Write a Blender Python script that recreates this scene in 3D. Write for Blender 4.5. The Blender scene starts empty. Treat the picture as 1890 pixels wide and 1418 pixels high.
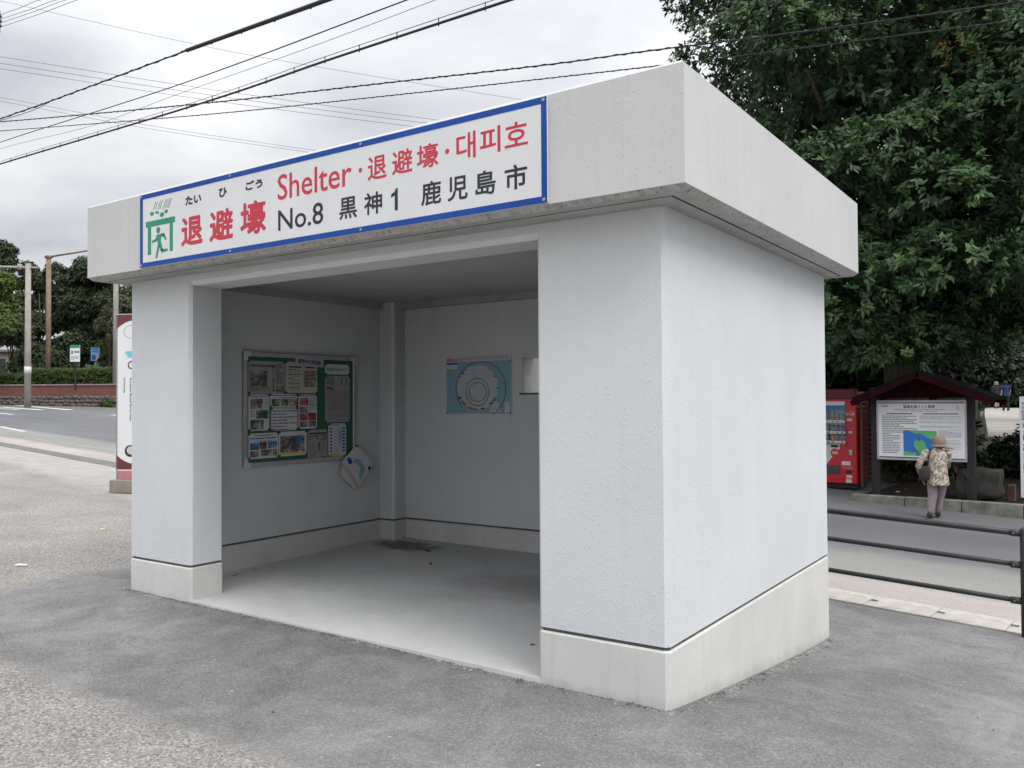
import bpy, bmesh, math, random
import numpy as np
from mathutils import Vector, Matrix

random.seed(7)
rng = np.random.default_rng(7)
sc = bpy.context.scene
COL = sc.collection
R = math.radians

# ------------------------------------------------------------------ camera
FPX, CXP, CYP = 1561.06, 945.0, 709.0
YAW, PITCH, ROLL = -0.6006, 0.0187, -0.0066
EYE = np.array([1.7527, -3.9229, 1.535])
_w = np.array([math.sin(YAW) * math.cos(PITCH), math.cos(YAW) * math.cos(PITCH), math.sin(PITCH)])
_r = np.array([math.cos(YAW), -math.sin(YAW), 0.0])
_u = np.cross(_r, _w)
_r, _u = math.cos(ROLL) * _r + math.sin(ROLL) * _u, -math.sin(ROLL) * _r + math.cos(ROLL) * _u
cam = bpy.data.cameras.new('camera')
cam.sensor_fit = 'HORIZONTAL'
cam.sensor_width = 36.0
cam.lens = 36.0 * FPX / 1890.0
cam.clip_start = 0.05
cam.clip_end = 2000
co = bpy.data.objects.new('camera', cam)
COL.objects.link(co)
co.matrix_world = Matrix(((_r[0], _u[0], -_w[0], EYE[0]), (_r[1], _u[1], -_w[1], EYE[1]), (_r[2], _u[2], -_w[2], EYE[2]), (0, 0, 0, 1)))
sc.camera = co


def ray(px, py):
    return _w + _r * (px - CXP) / FPX - _u * (py - CYP) / FPX


def at(px, py, d):
    return EYE + ray(px, py) * d


def onz(px, py, z):
    q = ray(px, py)
    return EYE + q * (z - EYE[2]) / q[2]


# ------------------------------------------------------------------ sky, sun, exposure
SUN_TO = Vector((0.80, -0.20, 1.0)).normalized()
world = bpy.data.worlds.new('World')
sc.world = world
world.use_nodes = True
nt = world.node_tree
nt.nodes.clear()
N = nt.nodes.new
L = nt.links.new
out = N('ShaderNodeOutputWorld')
bg = N('ShaderNodeBackground')
bg.inputs['Strength'].default_value = 0.1
sky = N('ShaderNodeTexSky')
sky.sky_type = 'NISHITA'
sky.sun_disc = False
sky.sun_elevation = math.asin(SUN_TO.z)
sky.sun_rotation = math.atan2(SUN_TO.x, SUN_TO.y)
tc = N('ShaderNodeTexCoord')
sep = N('ShaderNodeSeparateXYZ')
L(tc.outputs['Generated'], sep.inputs[0])


def wmath(op, a, b=None, clamp=False):
    m = N('ShaderNodeMath')
    m.operation = op
    m.use_clamp = clamp
    for i, v in enumerate((a, b)):
        if v is None:
            continue
        if isinstance(v, (int, float)):
            m.inputs[i].default_value = v
        else:
            L(v, m.inputs[i])
    return m.outputs[0]


zc = wmath('MAXIMUM', sep.outputs[2], 0.0)
den = wmath('ADD', zc, 0.22)
comb = N('ShaderNodeCombineXYZ')
L(wmath('DIVIDE', sep.outputs[0], den), comb.inputs[0])
L(wmath('DIVIDE', sep.outputs[1], den), comb.inputs[1])
no = N('ShaderNodeTexNoise')
no.inputs['Scale'].default_value = 1.6
no.inputs['Detail'].default_value = 5
no.inputs['Roughness'].default_value = 0.5
no.inputs['Distortion'].default_value = 0.3
L(comb.outputs[0], no.inputs['Vector'])
rampw = N('ShaderNodeValToRGB')
rampw.color_ramp.elements[0].position = 0.32
rampw.color_ramp.elements[0].color = (0.62, 0.64, 0.70, 1)
rampw.color_ramp.elements[1].position = 0.68
rampw.color_ramp.elements[1].color = (1.08, 1.085, 1.10, 1)
L(no.outputs['Fac'], rampw.inputs[0])
# overcast sky: brighter towards the zenith than at the horizon
grad = wmath('MULTIPLY', wmath('ADD', wmath('MULTIPLY', wmath('MULTIPLY', zc, zc), 2.8), 1.0), 7.3)
mulc = N('ShaderNodeVectorMath')
mulc.operation = 'SCALE'
L(rampw.outputs[0], mulc.inputs[0])
L(grad, mulc.inputs['Scale'])
mixw = N('ShaderNodeMix')
mixw.data_type = 'RGBA'
mixw.inputs['Factor'].default_value = 0.93
L(sky.outputs[0], mixw.inputs['A'])
L(mulc.outputs[0], mixw.inputs['B'])
L(mixw.outputs['Result'], bg.inputs['Color'])
L(bg.outputs[0], out.inputs[0])

sun = bpy.data.lights.new('sun', 'SUN')
sun.energy = 1.5
sun.angle = R(32)
sun.color = (1.0, 0.97, 0.93)
so = bpy.data.objects.new('sun', sun)
COL.objects.link(so)
so.rotation_euler = (-SUN_TO).to_track_quat('-Z', 'Y').to_euler()
so.location = SUN_TO * 60

vs = sc.view_settings
vs.view_transform = 'Standard'
vs.look = 'None'
vs.exposure = 0.1
vs.gamma = 1.0
vs.use_curve_mapping = False
sc.cycles.use_denoising = True
sc.cycles.max_bounces = 4
sc.cycles.diffuse_bounces = 1
sc.cycles.glossy_bounces = 1
sc.cycles.use_adaptive_sampling = True
sc.cycles.adaptive_threshold = 0.02

# ------------------------------------------------------------------ materials
MATS = {}


def nodes_of(name):
    m = bpy.data.materials.new(name)
    m.use_nodes = True
    return m, m.node_tree, m.node_tree.nodes['Principled BSDF']


def pm(name, c1, c2=None, scale=4.0, rough=0.6, bump=0.0, bscale=60.0, metal=0.0, spec=0.4, detail=6.0, stretch=(1, 1, 1), lo=0.35, hi=0.65, coat=0.0):
    """plain procedural paint / stone / plastic: two colours mixed by noise, noise bump"""
    m, t, b = nodes_of(name)
    n, l = t.nodes.new, t.links.new
    b.inputs['Roughness'].default_value = rough
    b.inputs['Metallic'].default_value = metal
    b.inputs['Specular IOR Level'].default_value = spec
    if coat:
        b.inputs['Coat Weight'].default_value = coat
    if c2 is None:
        c2 = tuple(min(1, x * 0.86) for x in c1)
    tcn = n('ShaderNodeTexCoord')
    mp = n('ShaderNodeMapping')
    mp.inputs['Scale'].default_value = stretch
    l(tcn.outputs['Object'], mp.inputs[0])
    nz = n('ShaderNodeTexNoise')
    nz.inputs['Scale'].default_value = scale
    nz.inputs['Detail'].default_value = detail
    nz.inputs['Roughness'].default_value = 0.6
    l(mp.outputs[0], nz.inputs['Vector'])
    rp = n('ShaderNodeValToRGB')
    rp.color_ramp.elements[0].position = lo
    rp.color_ramp.elements[1].position = hi
    rp.color_ramp.elements[0].color = (*c2, 1)
    rp.color_ramp.elements[1].color = (*c1, 1)
    l(nz.outputs['Fac'], rp.inputs[0])
    l(rp.outputs[0], b.inputs['Base Color'])
    if bump:
        n2 = n('ShaderNodeTexNoise')
        n2.inputs['Scale'].default_value = bscale
        n2.inputs['Detail'].default_value = 4
        l(tcn.outputs['Object'], n2.inputs['Vector'])
        bp = n('ShaderNodeBump')
        bp.inputs['Strength'].default_value = bump
        bp.inputs['Distance'].default_value = 0.01
        l(n2.outputs['Fac'], bp.inputs['Height'])
        l(bp.outputs[0], b.inputs['Normal'])
    MATS[name] = m
    return m


class G:
    """small node-graph helper for the richer materials"""

    def __init__(s, name, rough=0.8, spec=0.3):
        s.m, s.t, s.b = nodes_of(name)
        s.b.inputs['Roughness'].default_value = rough
        s.b.inputs['Specular IOR Level'].default_value = spec
        s.n, s.l = s.t.nodes.new, s.t.links.new
        s.tc = s.n('ShaderNodeTexCoord')
        MATS[name] = s.m

    def co(s, stretch=(1, 1, 1), src='Object'):
        mp = s.n('ShaderNodeMapping')
        mp.inputs['Scale'].default_value = stretch
        s.l(s.tc.outputs[src], mp.inputs[0])
        return mp.outputs[0]

    def noise(s, scale, detail=5, rough=0.6, stretch=(1, 1, 1), dist=0.0):
        x = s.n('ShaderNodeTexNoise')
        x.inputs['Scale'].default_value = scale
        x.inputs['Detail'].default_value = detail
        x.inputs['Roughness'].default_value = rough
        x.inputs['Distortion'].default_value = dist
        s.l(s.co(stretch), x.inputs['Vector'])
        return x.outputs['Fac']

    def voro(s, scale, feature='F1', stretch=(1, 1, 1), outp='Distance'):
        x = s.n('ShaderNodeTexVoronoi')
        x.feature = feature
        x.inputs['Scale'].default_value = scale
        s.l(s.co(stretch), x.inputs['Vector'])
        return x.outputs[outp]

    def ramp(s, fac, *stops):
        r = s.n('ShaderNodeValToRGB')
        e = r.color_ramp.elements
        while len(e) < len(stops):
            e.new(0.5)
        for el, (p, c) in zip(e, stops):
            el.position = p
            el.color = (*c, 1) if not isinstance(c, (int, float)) else (c, c, c, 1)
        s.l(fac, r.inputs[0])
        return r.outputs[0]

    def math(s, op, a, b=None, clamp=False):
        m = s.n('ShaderNodeMath')
        m.operation = op
        m.use_clamp = clamp
        for i, v in enumerate((a, b)):
            if v is None:
                continue
            if isinstance(v, (int, float)):
                m.inputs[i].default_value = v
            else:
                s.l(v, m.inputs[i])
        return m.outputs[0]

    def mix(s, fac, a, b, mode='MIX'):
        m = s.n('ShaderNodeMix')
        m.data_type = 'RGBA'
        m.blend_type = mode
        for k, v in (('Factor', fac), ('A', a), ('B', b)):
            if isinstance(v, (int, float)):
                m.inputs[k].default_value = v if k == 'Factor' else (v, v, v, 1)
            elif isinstance(v, tuple):
                m.inputs[k].default_value = (*v, 1)
            else:
                s.l(v, m.inputs[k])
        return m.outputs['Result']

    def bump(s, height, strength, dist=0.01, prev=None):
        b = s.n('ShaderNodeBump')
        b.inputs['Strength'].default_value = strength
        b.inputs['Distance'].default_value = dist
        s.l(height, b.inputs['Height'])
        if prev is not None:
            s.l(prev, b.inputs['Normal'])
        return b.outputs[0]

    def done(s, col, normal=None, rough=None):
        s.l(col, s.b.inputs['Base Color'])
        if normal is not None:
            s.l(normal, s.b.inputs['Normal'])
        if rough is not None:
            s.l(rough, s.b.inputs['Roughness'])
        return s.m


# sprayed stucco on the walls
g = G('stucco', 0.85, 0.25)
base = g.ramp(g.noise(1.3, 4), (0.3, (0.68, 0.705, 0.718)), (0.7, (0.73, 0.755, 0.768)))
fine = g.noise(190, 3, 0.6)
blob = g.ramp(g.voro(80, stretch=(1, 1, 0.5)), (0.08, 1.0), (0.42, 0.0))
gate = g.ramp(g.noise(26, 3), (0.42, 0.0), (0.56, 1.0))
spr = g.math('MULTIPLY', blob, gate)
run = g.ramp(g.noise(11, 4, 0.7, (1, 1, 0.05)), (0.55, 0.0), (0.8, 1.0))
base = g.mix(g.math('MULTIPLY', run, 0.16), base, (0.50, 0.50, 0.49))
speck = g.ramp(g.noise(110, 2), (0.70, 0.0), (0.76, 1.0))
base = g.mix(g.math('MULTIPLY', speck, 0.22), base, (0.40, 0.40, 0.41))
stucco = g.done(base, g.bump(spr, 0.7, 0.0026, g.bump(fine, 0.75, 0.0032)))

# painted concrete fascia with rain streaks
g = G('fascia_paint', 0.85, 0.25)
base = g.ramp(g.noise(0.9, 5), (0.3, (0.575, 0.578, 0.572)), (0.7, (0.64, 0.643, 0.64)))
stk = g.ramp(g.noise(30, 4, 0.7, (1, 1, 0.035)), (0.52, 0.0), (0.75, 1.0))
base = g.mix(g.math('MULTIPLY', stk, 0.30), base, (0.47, 0.47, 0.46))
spk = g.ramp(g.noise(95, 3, 0.6, (1, 1, 0.35)), (0.64, 0.0), (0.72, 1.0))
base = g.mix(g.math('MULTIPLY', spk, 0.48), base, (0.39, 0.385, 0.375))
blob = g.ramp(g.voro(60, stretch=(1, 1, 0.5)), (0.05, 1.0), (0.32, 0.0))
gate = g.ramp(g.noise(20, 2), (0.48, 0.0), (0.58, 1.0))
fascia_paint = g.done(base, g.bump(g.math('MULTIPLY', blob, gate), 0.5, 0.0025, g.bump(g.noise(170, 3), 0.5, 0.003)))

# stained drip edge below the fascia
g = G('drip_edge_stain', 0.9, 0.2)
st = g.noise(38, 4, 0.7, (1, 1, 0.15))
drip_mat = g.done(g.ramp(st, (0.32, (0.24, 0.235, 0.22)), (0.5, (0.42, 0.415, 0.39)), (0.75, (0.54, 0.535, 0.51))), g.bump(st, 0.5, 0.01))

# plinth: bare smooth concrete, warm
g = G('plinth_concrete', 0.75, 0.3)
base = g.ramp(g.noise(2.2, 6), (0.3, (0.615, 0.61, 0.585)), (0.7, (0.715, 0.71, 0.685)))
stk = g.ramp(g.noise(14, 4, 0.7, (1, 1, 0.06)), (0.55, 0.0), (0.8, 1.0))
base = g.mix(g.math('MULTIPLY', stk, 0.35), base, (0.42, 0.40, 0.35))
pit = g.ramp(g.noise(60, 2), (0.72, 0.0), (0.76, 1.0))
base = g.mix(g.math('MULTIPLY', pit, 0.5), base, (0.25, 0.24, 0.22))
sp = g.n('ShaderNodeSeparateXYZ')
g.l(g.tc.outputs['Object'], sp.inputs[0])
hz = g.math('ADD', g.math('ADD', sp.outputs[2], g.math('MULTIPLY', g.math('MAXIMUM', sp.outputs[1], 0.0), 0.113)), g.math('MULTIPLY', g.noise(9, 5), 0.12))
splash = g.ramp(hz, (0.03, 1.0), (0.10, 0.0))
base = g.mix(g.math('MULTIPLY', splash, 0.35), base, (0.30, 0.28, 0.25))
plinth_mat = g.done(base, g.bump(g.noise(45, 4), 0.12, 0.006))

# trowelled floor slab with a wet dirty corner
g = G('floor_concrete', 0.7, 0.3)
base = g.ramp(g.noise(1.1, 6, 0.62, (1, 1, 1), 0.6), (0.3, (0.56, 0.565, 0.545)), (0.7, (0.70, 0.70, 0.685)))
m2 = g.ramp(g.noise(5.5, 6, 0.7), (0.55, 0.0), (0.75, 1.0))
base = g.mix(g.math('MULTIPLY', m2, 0.3), base, (0.38, 0.375, 0.36))


def dist2(g, x, y, sx, sy, nscale, namp):
    s3 = g.n('ShaderNodeSeparateXYZ')
    g.l(g.tc.outputs['Object'], s3.inputs[0])
    dx = g.math('DIVIDE', g.math('SUBTRACT', s3.outputs[0], x), sx)
    dy = g.math('DIVIDE', g.math('SUBTRACT', s3.outputs[1], y), sy)
    dd = g.math('SQRT', g.math('ADD', g.math('MULTIPLY', dx, dx), g.math('MULTIPLY', dy, dy)))
    return g.math('ADD', dd, g.math('MULTIPLY', g.math('SUBTRACT', g.noise(nscale, 6, 0.75), 0.5), namp))


wet = g.ramp(dist2(g, -3.98, 2.52, 0.42, 0.26, 7, 2.0), (0.55, 1.0), (0.95, 0.0))
base = g.mix(g.math('MULTIPLY', wet, 0.72), base, (0.045, 0.045, 0.045))
wet2 = g.ramp(dist2(g, -2.0, 1.7, 0.9, 0.5, 3, 1.6), (0.3, 1.0), (1.0, 0.0))
base = g.mix(g.math('MULTIPLY', wet2, 0.5), base, (0.25, 0.24, 0.235))
floor_mat = g.done(base, g.bump(g.noise(30, 5), 0.12, 0.006))

# asphalt lot: old pale aggregate, darker patch laid round the shelter, concrete apron at the road
g = G('lot_asphalt', 0.92, 0.2)
s3 = g.n('ShaderNodeSeparateXYZ')
g.l(g.tc.outputs['Object'], s3.inputs[0])
wob = g.math('MULTIPLY', g.math('SUBTRACT', g.noise(1.4, 5, 0.65), 0.5), 1.0)
wob2 = g.math('MULTIPLY', g.math('SUBTRACT', g.noise(9, 4, 0.7), 0.5), 0.35)
wv = g.math('ADD', wob, wob2)
dx0 = g.math('ADD', s3.outputs[0], 5.62)
dy0 = g.math('ADD', s3.outputs[1], 1.50)
edge = g.math('ADD', g.math('MINIMUM', dx0, dy0), g.math('MULTIPLY', wv, 0.55))
patch = g.ramp(g.math('ADD', g.math('MULTIPLY', edge, 5.5), 0.5), (0.0, 0.0), (1.0, 1.0))
agg = g.voro(95, outp='Color')
sepc = g.n('ShaderNodeSeparateColor')
g.l(agg, sepc.inputs[0])
old = g.ramp(sepc.outputs[0], (0.0, (0.16, 0.155, 0.149)), (0.3, (0.275, 0.267, 0.254)), (0.8, (0.37, 0.357, 0.337)), (1.0, (0.51, 0.50, 0.48)))
oldv = g.ramp(g.noise(0.8, 5), (0.3, (0.80, 0.78, 0.76)), (0.7, (1.08, 1.05, 1.02)))
old = g.mix(1.0, old, oldv, 'MULTIPLY')
new = g.ramp(g.noise(2.6, 6, 0.65, (1, 1, 1), 0.8), (0.28, (0.165, 0.163, 0.160)), (0.5, (0.228, 0.225, 0.221)), (0.75, (0.32, 0.316, 0.31)))
newg = g.ramp(g.noise(160, 4, 0.75), (0.36, 0.66), (0.52, 1.0), (0.66, 1.28))
new = g.mix(1.0, new, newg, 'MULTIPLY')
new = g.mix(1.0, new, g.ramp(g.noise(0.7, 5, 0.6, (1, 1, 1), 1.0), (0.32, (0.80, 0.80, 0.80)), (0.68, (1.16, 1.16, 1.16))), 'MULTIPLY')
new = g.mix(0.20, new, g.ramp(sepc.outputs[1], (0.0, (0.06, 0.06, 0.06)), (0.6, (0.23, 0.228, 0.225)), (1.0, (0.52, 0.51, 0.50))))
col = g.mix(patch, old, new)
# scuffed pale strip where the patch ends beside the shelter
scuff = g.ramp(dist2(g, 1.3, 1.25, 0.30, 1.1, 5, 1.5), (0.3, 1.0), (1.1, 0.0))
scuffn = g.math('MULTIPLY', scuff, g.ramp(g.noise(6, 5, 0.7, (3, 0.7, 1)), (0.30, 0.10), (0.75, 0.45)))
col = g.mix(scuffn, col, (0.46, 0.455, 0.445))
# concrete apron along the road on the far left
ap = g.math('ADD', g.math('ADD', g.math('MULTIPLY', s3.outputs[0], 0.19), s3.outputs[1]), g.math('MULTIPLY', wv, 0.35))
apm = g.ramp(g.math('ADD', g.math('MULTIPLY', g.math('SUBTRACT', ap, 1.72), 2.5), 0.5), (0.0, 0.0), (1.0, 1.0))
apx = g.ramp(g.math('ADD', g.math('MULTIPLY', g.math('ADD', s3.outputs[0], 8.0), -1.0), 0.5), (0.0, 0.0), (1.0, 1.0))
apc = g.ramp(g.noise(3, 6, 0.65), (0.3, (0.33, 0.315, 0.295)), (0.7, (0.44, 0.42, 0.39)))
col = g.mix(g.math('MULTIPLY', apm, apx), col, apc)
dark = g.ramp(g.noise(45, 2), (0.70, 0.0), (0.75, 1.0))
col = g.mix(g.math('MULTIPLY', dark, 0.6), col, (0.06, 0.06, 0.06))
lot_mat = g.done(col, g.bump(g.noise(150, 4, 0.7), 0.55, 0.006, g.bump(g.voro(95), 0.5, 0.006)))

# road: dark far lane, paler near lane, pinkish shoulder; v of the UV map is metres across the road
g = G('road_asphalt', 0.9, 0.22)
uvs = g.n('ShaderNodeSeparateXYZ')
g.l(g.tc.outputs['UV'], uvs.inputs[0])
vv = g.math('ADD', uvs.outputs[1], g.math('MULTIPLY', g.math('SUBTRACT', g.noise(2.0, 5), 0.5), 0.5))
lane = g.ramp(g.math('DIVIDE', vv, 10.0), (0.105, (0.40, 0.365, 0.335)), (0.13, (0.27, 0.265, 0.245)), (0.25, (0.255, 0.255, 0.24)), (0.30, (0.155, 0.157, 0.165)), (0.70, (0.15, 0.152, 0.16)), (0.80, (0.165, 0.165, 0.165)))
tone = g.ramp(g.noise(0.6, 5, 0.6, (0.35, 1, 1)), (0.3, 0.85), (0.7, 1.15))
grit = g.ramp(g.noise(70, 3), (0.35, 0.85), (0.65, 1.15))
col = g.mix(1.0, g.mix(1.0, lane, tone, 'MULTIPLY'), grit, 'MULTIPLY')
road_mat = g.done(col, g.bump(g.noise(80, 4), 0.4, 0.006))

gutter_mat = pm('gutter_concrete', (0.56, 0.53, 0.48), (0.40, 0.38, 0.34), 6, 0.85, 0.25, 60)
kerb_mat = pm('kerb_concrete', (0.27, 0.265, 0.235), (0.13, 0.135, 0.11), 5, 0.9, 0.5, 40)
line_mat = pm('road_line_paint', (0.74, 0.74, 0.72), (0.48, 0.48, 0.47), 9, 0.7, 0.1, 80)
soil_mat = pm('dark_soil', (0.04, 0.034, 0.028), (0.016, 0.014, 0.012), 4, 0.95, 0.6, 30, spec=0.1)
path_mat = pm('path_concrete', (0.40, 0.375, 0.335), (0.27, 0.255, 0.225), 1.2, 0.85, 0.2, 40)
groove_mat = pm('groove_sealant', (0.15, 0.15, 0.155), (0.09, 0.09, 0.095), 12, 0.8)
ceil_mat = pm('ceiling_paint', (0.56, 0.565, 0.56), (0.48, 0.485, 0.48), 2, 0.85, 0.2, 120)
soffit_mat = pm('soffit_paint', (0.50, 0.505, 0.50), (0.40, 0.40, 0.39), 3, 0.85, 0.15, 90)
white_sign = pm('sign_white', (0.78, 0.79, 0.79), (0.72, 0.73, 0.73), 2, 0.38, 0.0, spec=0.5)
blue_sign = pm('sign_blue', (0.012, 0.080, 0.37), (0.009, 0.062, 0.31), 3, 0.5, spec=0.25)
red_ink = pm('ink_red', (0.62, 0.045, 0.075), (0.56, 0.035, 0.06), 4, 0.4, spec=0.4)
black_ink = pm('ink_black', (0.03, 0.032, 0.045), (0.02, 0.02, 0.03), 4, 0.4, spec=0.4)
green_ink = pm('ink_green', (0.02, 0.30, 0.18), (0.018, 0.26, 0.155), 4, 0.4, spec=0.4)
grey_ink = pm('ink_grey', (0.20, 0.20, 0.22), (0.13, 0.13, 0.15), 8, 0.6)
blue_ink = pm('ink_blue', (0.04, 0.10, 0.45), (0.03, 0.08, 0.35), 8, 0.5)
steel = pm('screw_steel', (0.5, 0.5, 0.5), (0.35, 0.35, 0.35), 20, 0.35, metal=0.9)
alu = pm('frame_aluminium', (0.50, 0.52, 0.54), (0.42, 0.44, 0.46), 10, 0.4, metal=0.35)
felt = pm('green_felt', (0.045, 0.16, 0.10), (0.035, 0.125, 0.08), 60, 0.95, 0.15, 200)
paper_w = pm('paper_white', (0.72, 0.73, 0.76), (0.66, 0.67, 0.70), 5, 0.8)
paper_c = pm('paper_cream', (0.60, 0.57, 0.48), (0.54, 0.51, 0.43), 6, 0.85)
news = pm('newsprint', (0.46, 0.45, 0.42), (0.38, 0.37, 0.35), 30, 0.9)
yellow_ink = pm('ink_yellow', (0.75, 0.62, 0.08), (0.65, 0.52, 0.06), 6, 0.6)
plastic_black = pm('plastic_black', (0.03, 0.03, 0.032), (0.02, 0.02, 0.02), 10, 0.45)
white_pl = pm('plastic_white', (0.72, 0.72, 0.71), (0.62, 0.62, 0.61), 8, 0.5)
red_enamel = pm('red_enamel', (0.64, 0.012, 0.022), (0.58, 0.010, 0.018), 2, 0.3, spec=0.5, coat=0.3)
maroon = pm('maroon_board', (0.028, 0.005, 0.008), (0.018, 0.003, 0.006), 6, 0.9, 0.2, 40, spec=0.08)
maroon_p = pm('maroon_print', (0.15, 0.042, 0.048), (0.13, 0.036, 0.04), 6, 0.5)
pink_p = pm('pink_pattern', (0.52, 0.26, 0.28), (0.42, 0.15, 0.17), 60, 0.6, lo=0.45, hi=0.55)
dark_wood = pm('dark_wood', (0.04, 0.037, 0.037), (0.022, 0.02, 0.02), 10, 0.9, 0.4, 50, stretch=(4, 4, 0.3))
rail_paint = pm('rail_dark_paint', (0.035, 0.034, 0.036), (0.02, 0.02, 0.022), 14, 0.42, 0.12, 70, spec=0.5)
roof_tile = pm('roof_sheet', (0.012, 0.013, 0.014), (0.008, 0.009, 0.009), 5, 0.95, 0.3, 30, spec=0.05)
pole_grey = pm('pole_concrete', (0.42, 0.40, 0.36), (0.33, 0.31, 0.28), 3, 0.85, 0.2, 30)
pole_brown = pm('pole_brown', (0.30, 0.22, 0.15), (0.21, 0.15, 0.10), 4, 0.8, 0.2, 30)
wire_mat = pm('cable_black', (0.02, 0.02, 0.022), (0.014, 0.014, 0.015), 20, 0.6)
wire_grey = pm('cable_grey', (0.17, 0.17, 0.18), (0.12, 0.12, 0.13), 20, 0.6)
stone_mat = pm('wall_stone', (0.23, 0.19, 0.17), (0.10, 0.085, 0.075), 3.0, 0.95, 0.7, 12)
mortar = pm('wall_mortar', (0.12, 0.10, 0.09), (0.07, 0.06, 0.055), 4, 0.95, 0.5, 20)
cap_mat = pm('wall_cap', (0.34, 0.26, 0.24), (0.27, 0.20, 0.18), 5, 0.85, 0.2, 40)
bark = pm('bark', (0.11, 0.085, 0.065), (0.05, 0.04, 0.032), 6, 0.95, 0.7, 14, stretch=(3, 3, 0.5))
beige_wall = pm('beige_render', (0.55, 0.50, 0.42), (0.47, 0.43, 0.36), 1, 0.9)
green_panel = pm('pale_green_panel', (0.33, 0.52, 0.40), (0.27, 0.45, 0.34), 1, 0.8)
moss = pm('mossy_rock', (0.20, 0.19, 0.14), (0.07, 0.08, 0.035), 3, 0.95, 0.9, 8)
rust_wood = pm('red_brown_stub', (0.17, 0.09, 0.075), (0.11, 0.06, 0.05), 7, 0.9, 0.3, 40)
skin = pm('skin', (0.52, 0.31, 0.22), (0.46, 0.27, 0.19), 6, 0.55)
hat_m = pm('hat_cotton', (0.30, 0.225, 0.18), (0.24, 0.18, 0.145), 12, 0.9, 0.3, 150)
slack_m = pm('mauve_trousers', (0.30, 0.24, 0.26), (0.22, 0.175, 0.19), 5, 0.9, 0.4, 25)
bag_m = pm('bag_cloth', (0.05, 0.035, 0.04), (0.03, 0.022, 0.025), 6, 0.8, 0.2, 60)
shoe_m = pm('shoe_black', (0.02, 0.02, 0.02), (0.015, 0.015, 0.015), 6, 0.6)
hair_m = pm('hair_black', (0.015, 0.013, 0.012), (0.01, 0.01, 0.01), 20, 0.6, stretch=(5, 5, 1))
navy_m = pm('navy_shirt', (0.02, 0.04, 0.14), (0.015, 0.03, 0.10), 6, 0.9)
dark_m = pm('dark_shirt', (0.03, 0.035, 0.04), (0.02, 0.022, 0.025), 6, 0.9)
blackpant_m = pm('black_trousers', (0.02, 0.02, 0.025), (0.014, 0.014, 0.016), 6, 0.9)
beigepant_m = pm('beige_trousers', (0.40, 0.36, 0.28), (0.32, 0.28, 0.22), 6, 0.9)
litter_m = pm('dead_leaf', (0.10, 0.06, 0.035), (0.05, 0.03, 0.02), 20, 0.9)
can_green = pm('can_green', (0.10, 0.30, 0.10), (0.05, 0.18, 0.06), 30, 0.4)
can_purple = pm('can_purple', (0.16, 0.07, 0.22), (0.08, 0.04, 0.12), 30, 0.4)
can_dark = pm('can_dark', (0.10, 0.08, 0.07), (0.04, 0.035, 0.03), 30, 0.4)
can_orange = pm('can_orange', (0.5, 0.17, 0.10), (0.35, 0.10, 0.06), 30, 0.4)
disp_blue = pm('display_blue', (0.10, 0.30, 0.55), (0.03, 0.10, 0.26), 3, 0.5, stretch=(1, 1, 2))
sea = pm('map_sea_blue', (0.04, 0.22, 0.68), (0.035, 0.19, 0.62), 5, 0.45)
land = pm('map_land_green', (0.15, 0.55, 0.22), (0.13, 0.49, 0.19), 8, 0.45)
mapsea = pm('poster_sea', (0.30, 0.50, 0.60), (0.26, 0.45, 0.56), 4, 0.55)
mapland = pm('poster_land', (0.62, 0.63, 0.66), (0.56, 0.57, 0.60), 8, 0.55)
pink_i = pm('map_pink', (0.75, 0.30, 0.38), (0.65, 0.40, 0.30), 20, 0.5)
purple_i = pm('map_purple', (0.22, 0.08, 0.36), (0.15, 0.05, 0.26), 20, 0.5)
teal_i = pm('ink_teal', (0.02, 0.30, 0.30), (0.02, 0.22, 0.24), 20, 0.5)
cyan_i = pm('logo_cyan', (0.20, 0.62, 0.66), (0.16, 0.55, 0.6), 5, 0.5)


def photo_mat(name, cs):
    g = G(name, 0.45, 0.4)
    f = g.noise(13, 4, 0.6, (1, 1, 1), 1.0)
    st = [(0.30 + 0.4 * i / (len(cs) - 1), c) for i, c in enumerate(cs)]
    return g.done(g.ramp(f, *st))


ph_green = photo_mat('photo_green', [(0.03, 0.04, 0.03), (0.07, 0.13, 0.07), (0.30, 0.36, 0.30), (0.6, 0.62, 0.6)])
ph_red = photo_mat('photo_red', [(0.05, 0.03, 0.035), (0.30, 0.06, 0.05), (0.45, 0.20, 0.18), (0.6, 0.55, 0.55)])
ph_blue = photo_mat('photo_blue', [(0.03, 0.03, 0.04), (0.05, 0.14, 0.32), (0.15, 0.30, 0.52), (0.6, 0.6, 0.62)])
ph_grey = photo_mat('photo_grey', [(0.04, 0.04, 0.05), (0.13, 0.13, 0.14), (0.30, 0.30, 0.32), (0.5, 0.5, 0.5)])
ph_mix = photo_mat('photo_mixed', [(0.03, 0.03, 0.04), (0.12, 0.10, 0.12), (0.36, 0.28, 0.22), (0.62, 0.6, 0.58)])

# printed blouse: pale blossoms on olive
g = G('blouse_print', 0.9, 0.2)
f = g.noise(21, 3, 0.6, (1, 1, 1), 1.2)
c = g.ramp(f, (0.38, (0.15, 0.135, 0.09)), (0.48, (0.28, 0.245, 0.19)), (0.55, (0.52, 0.47, 0.40)), (0.66, (0.62, 0.56, 0.49)))
c = g.mix(g.ramp(g.noise(8, 3), (0.60, 0.0), (0.66, 0.8)), c, (0.25, 0.13, 0.085))
blouse_m = g.done(c)

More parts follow.
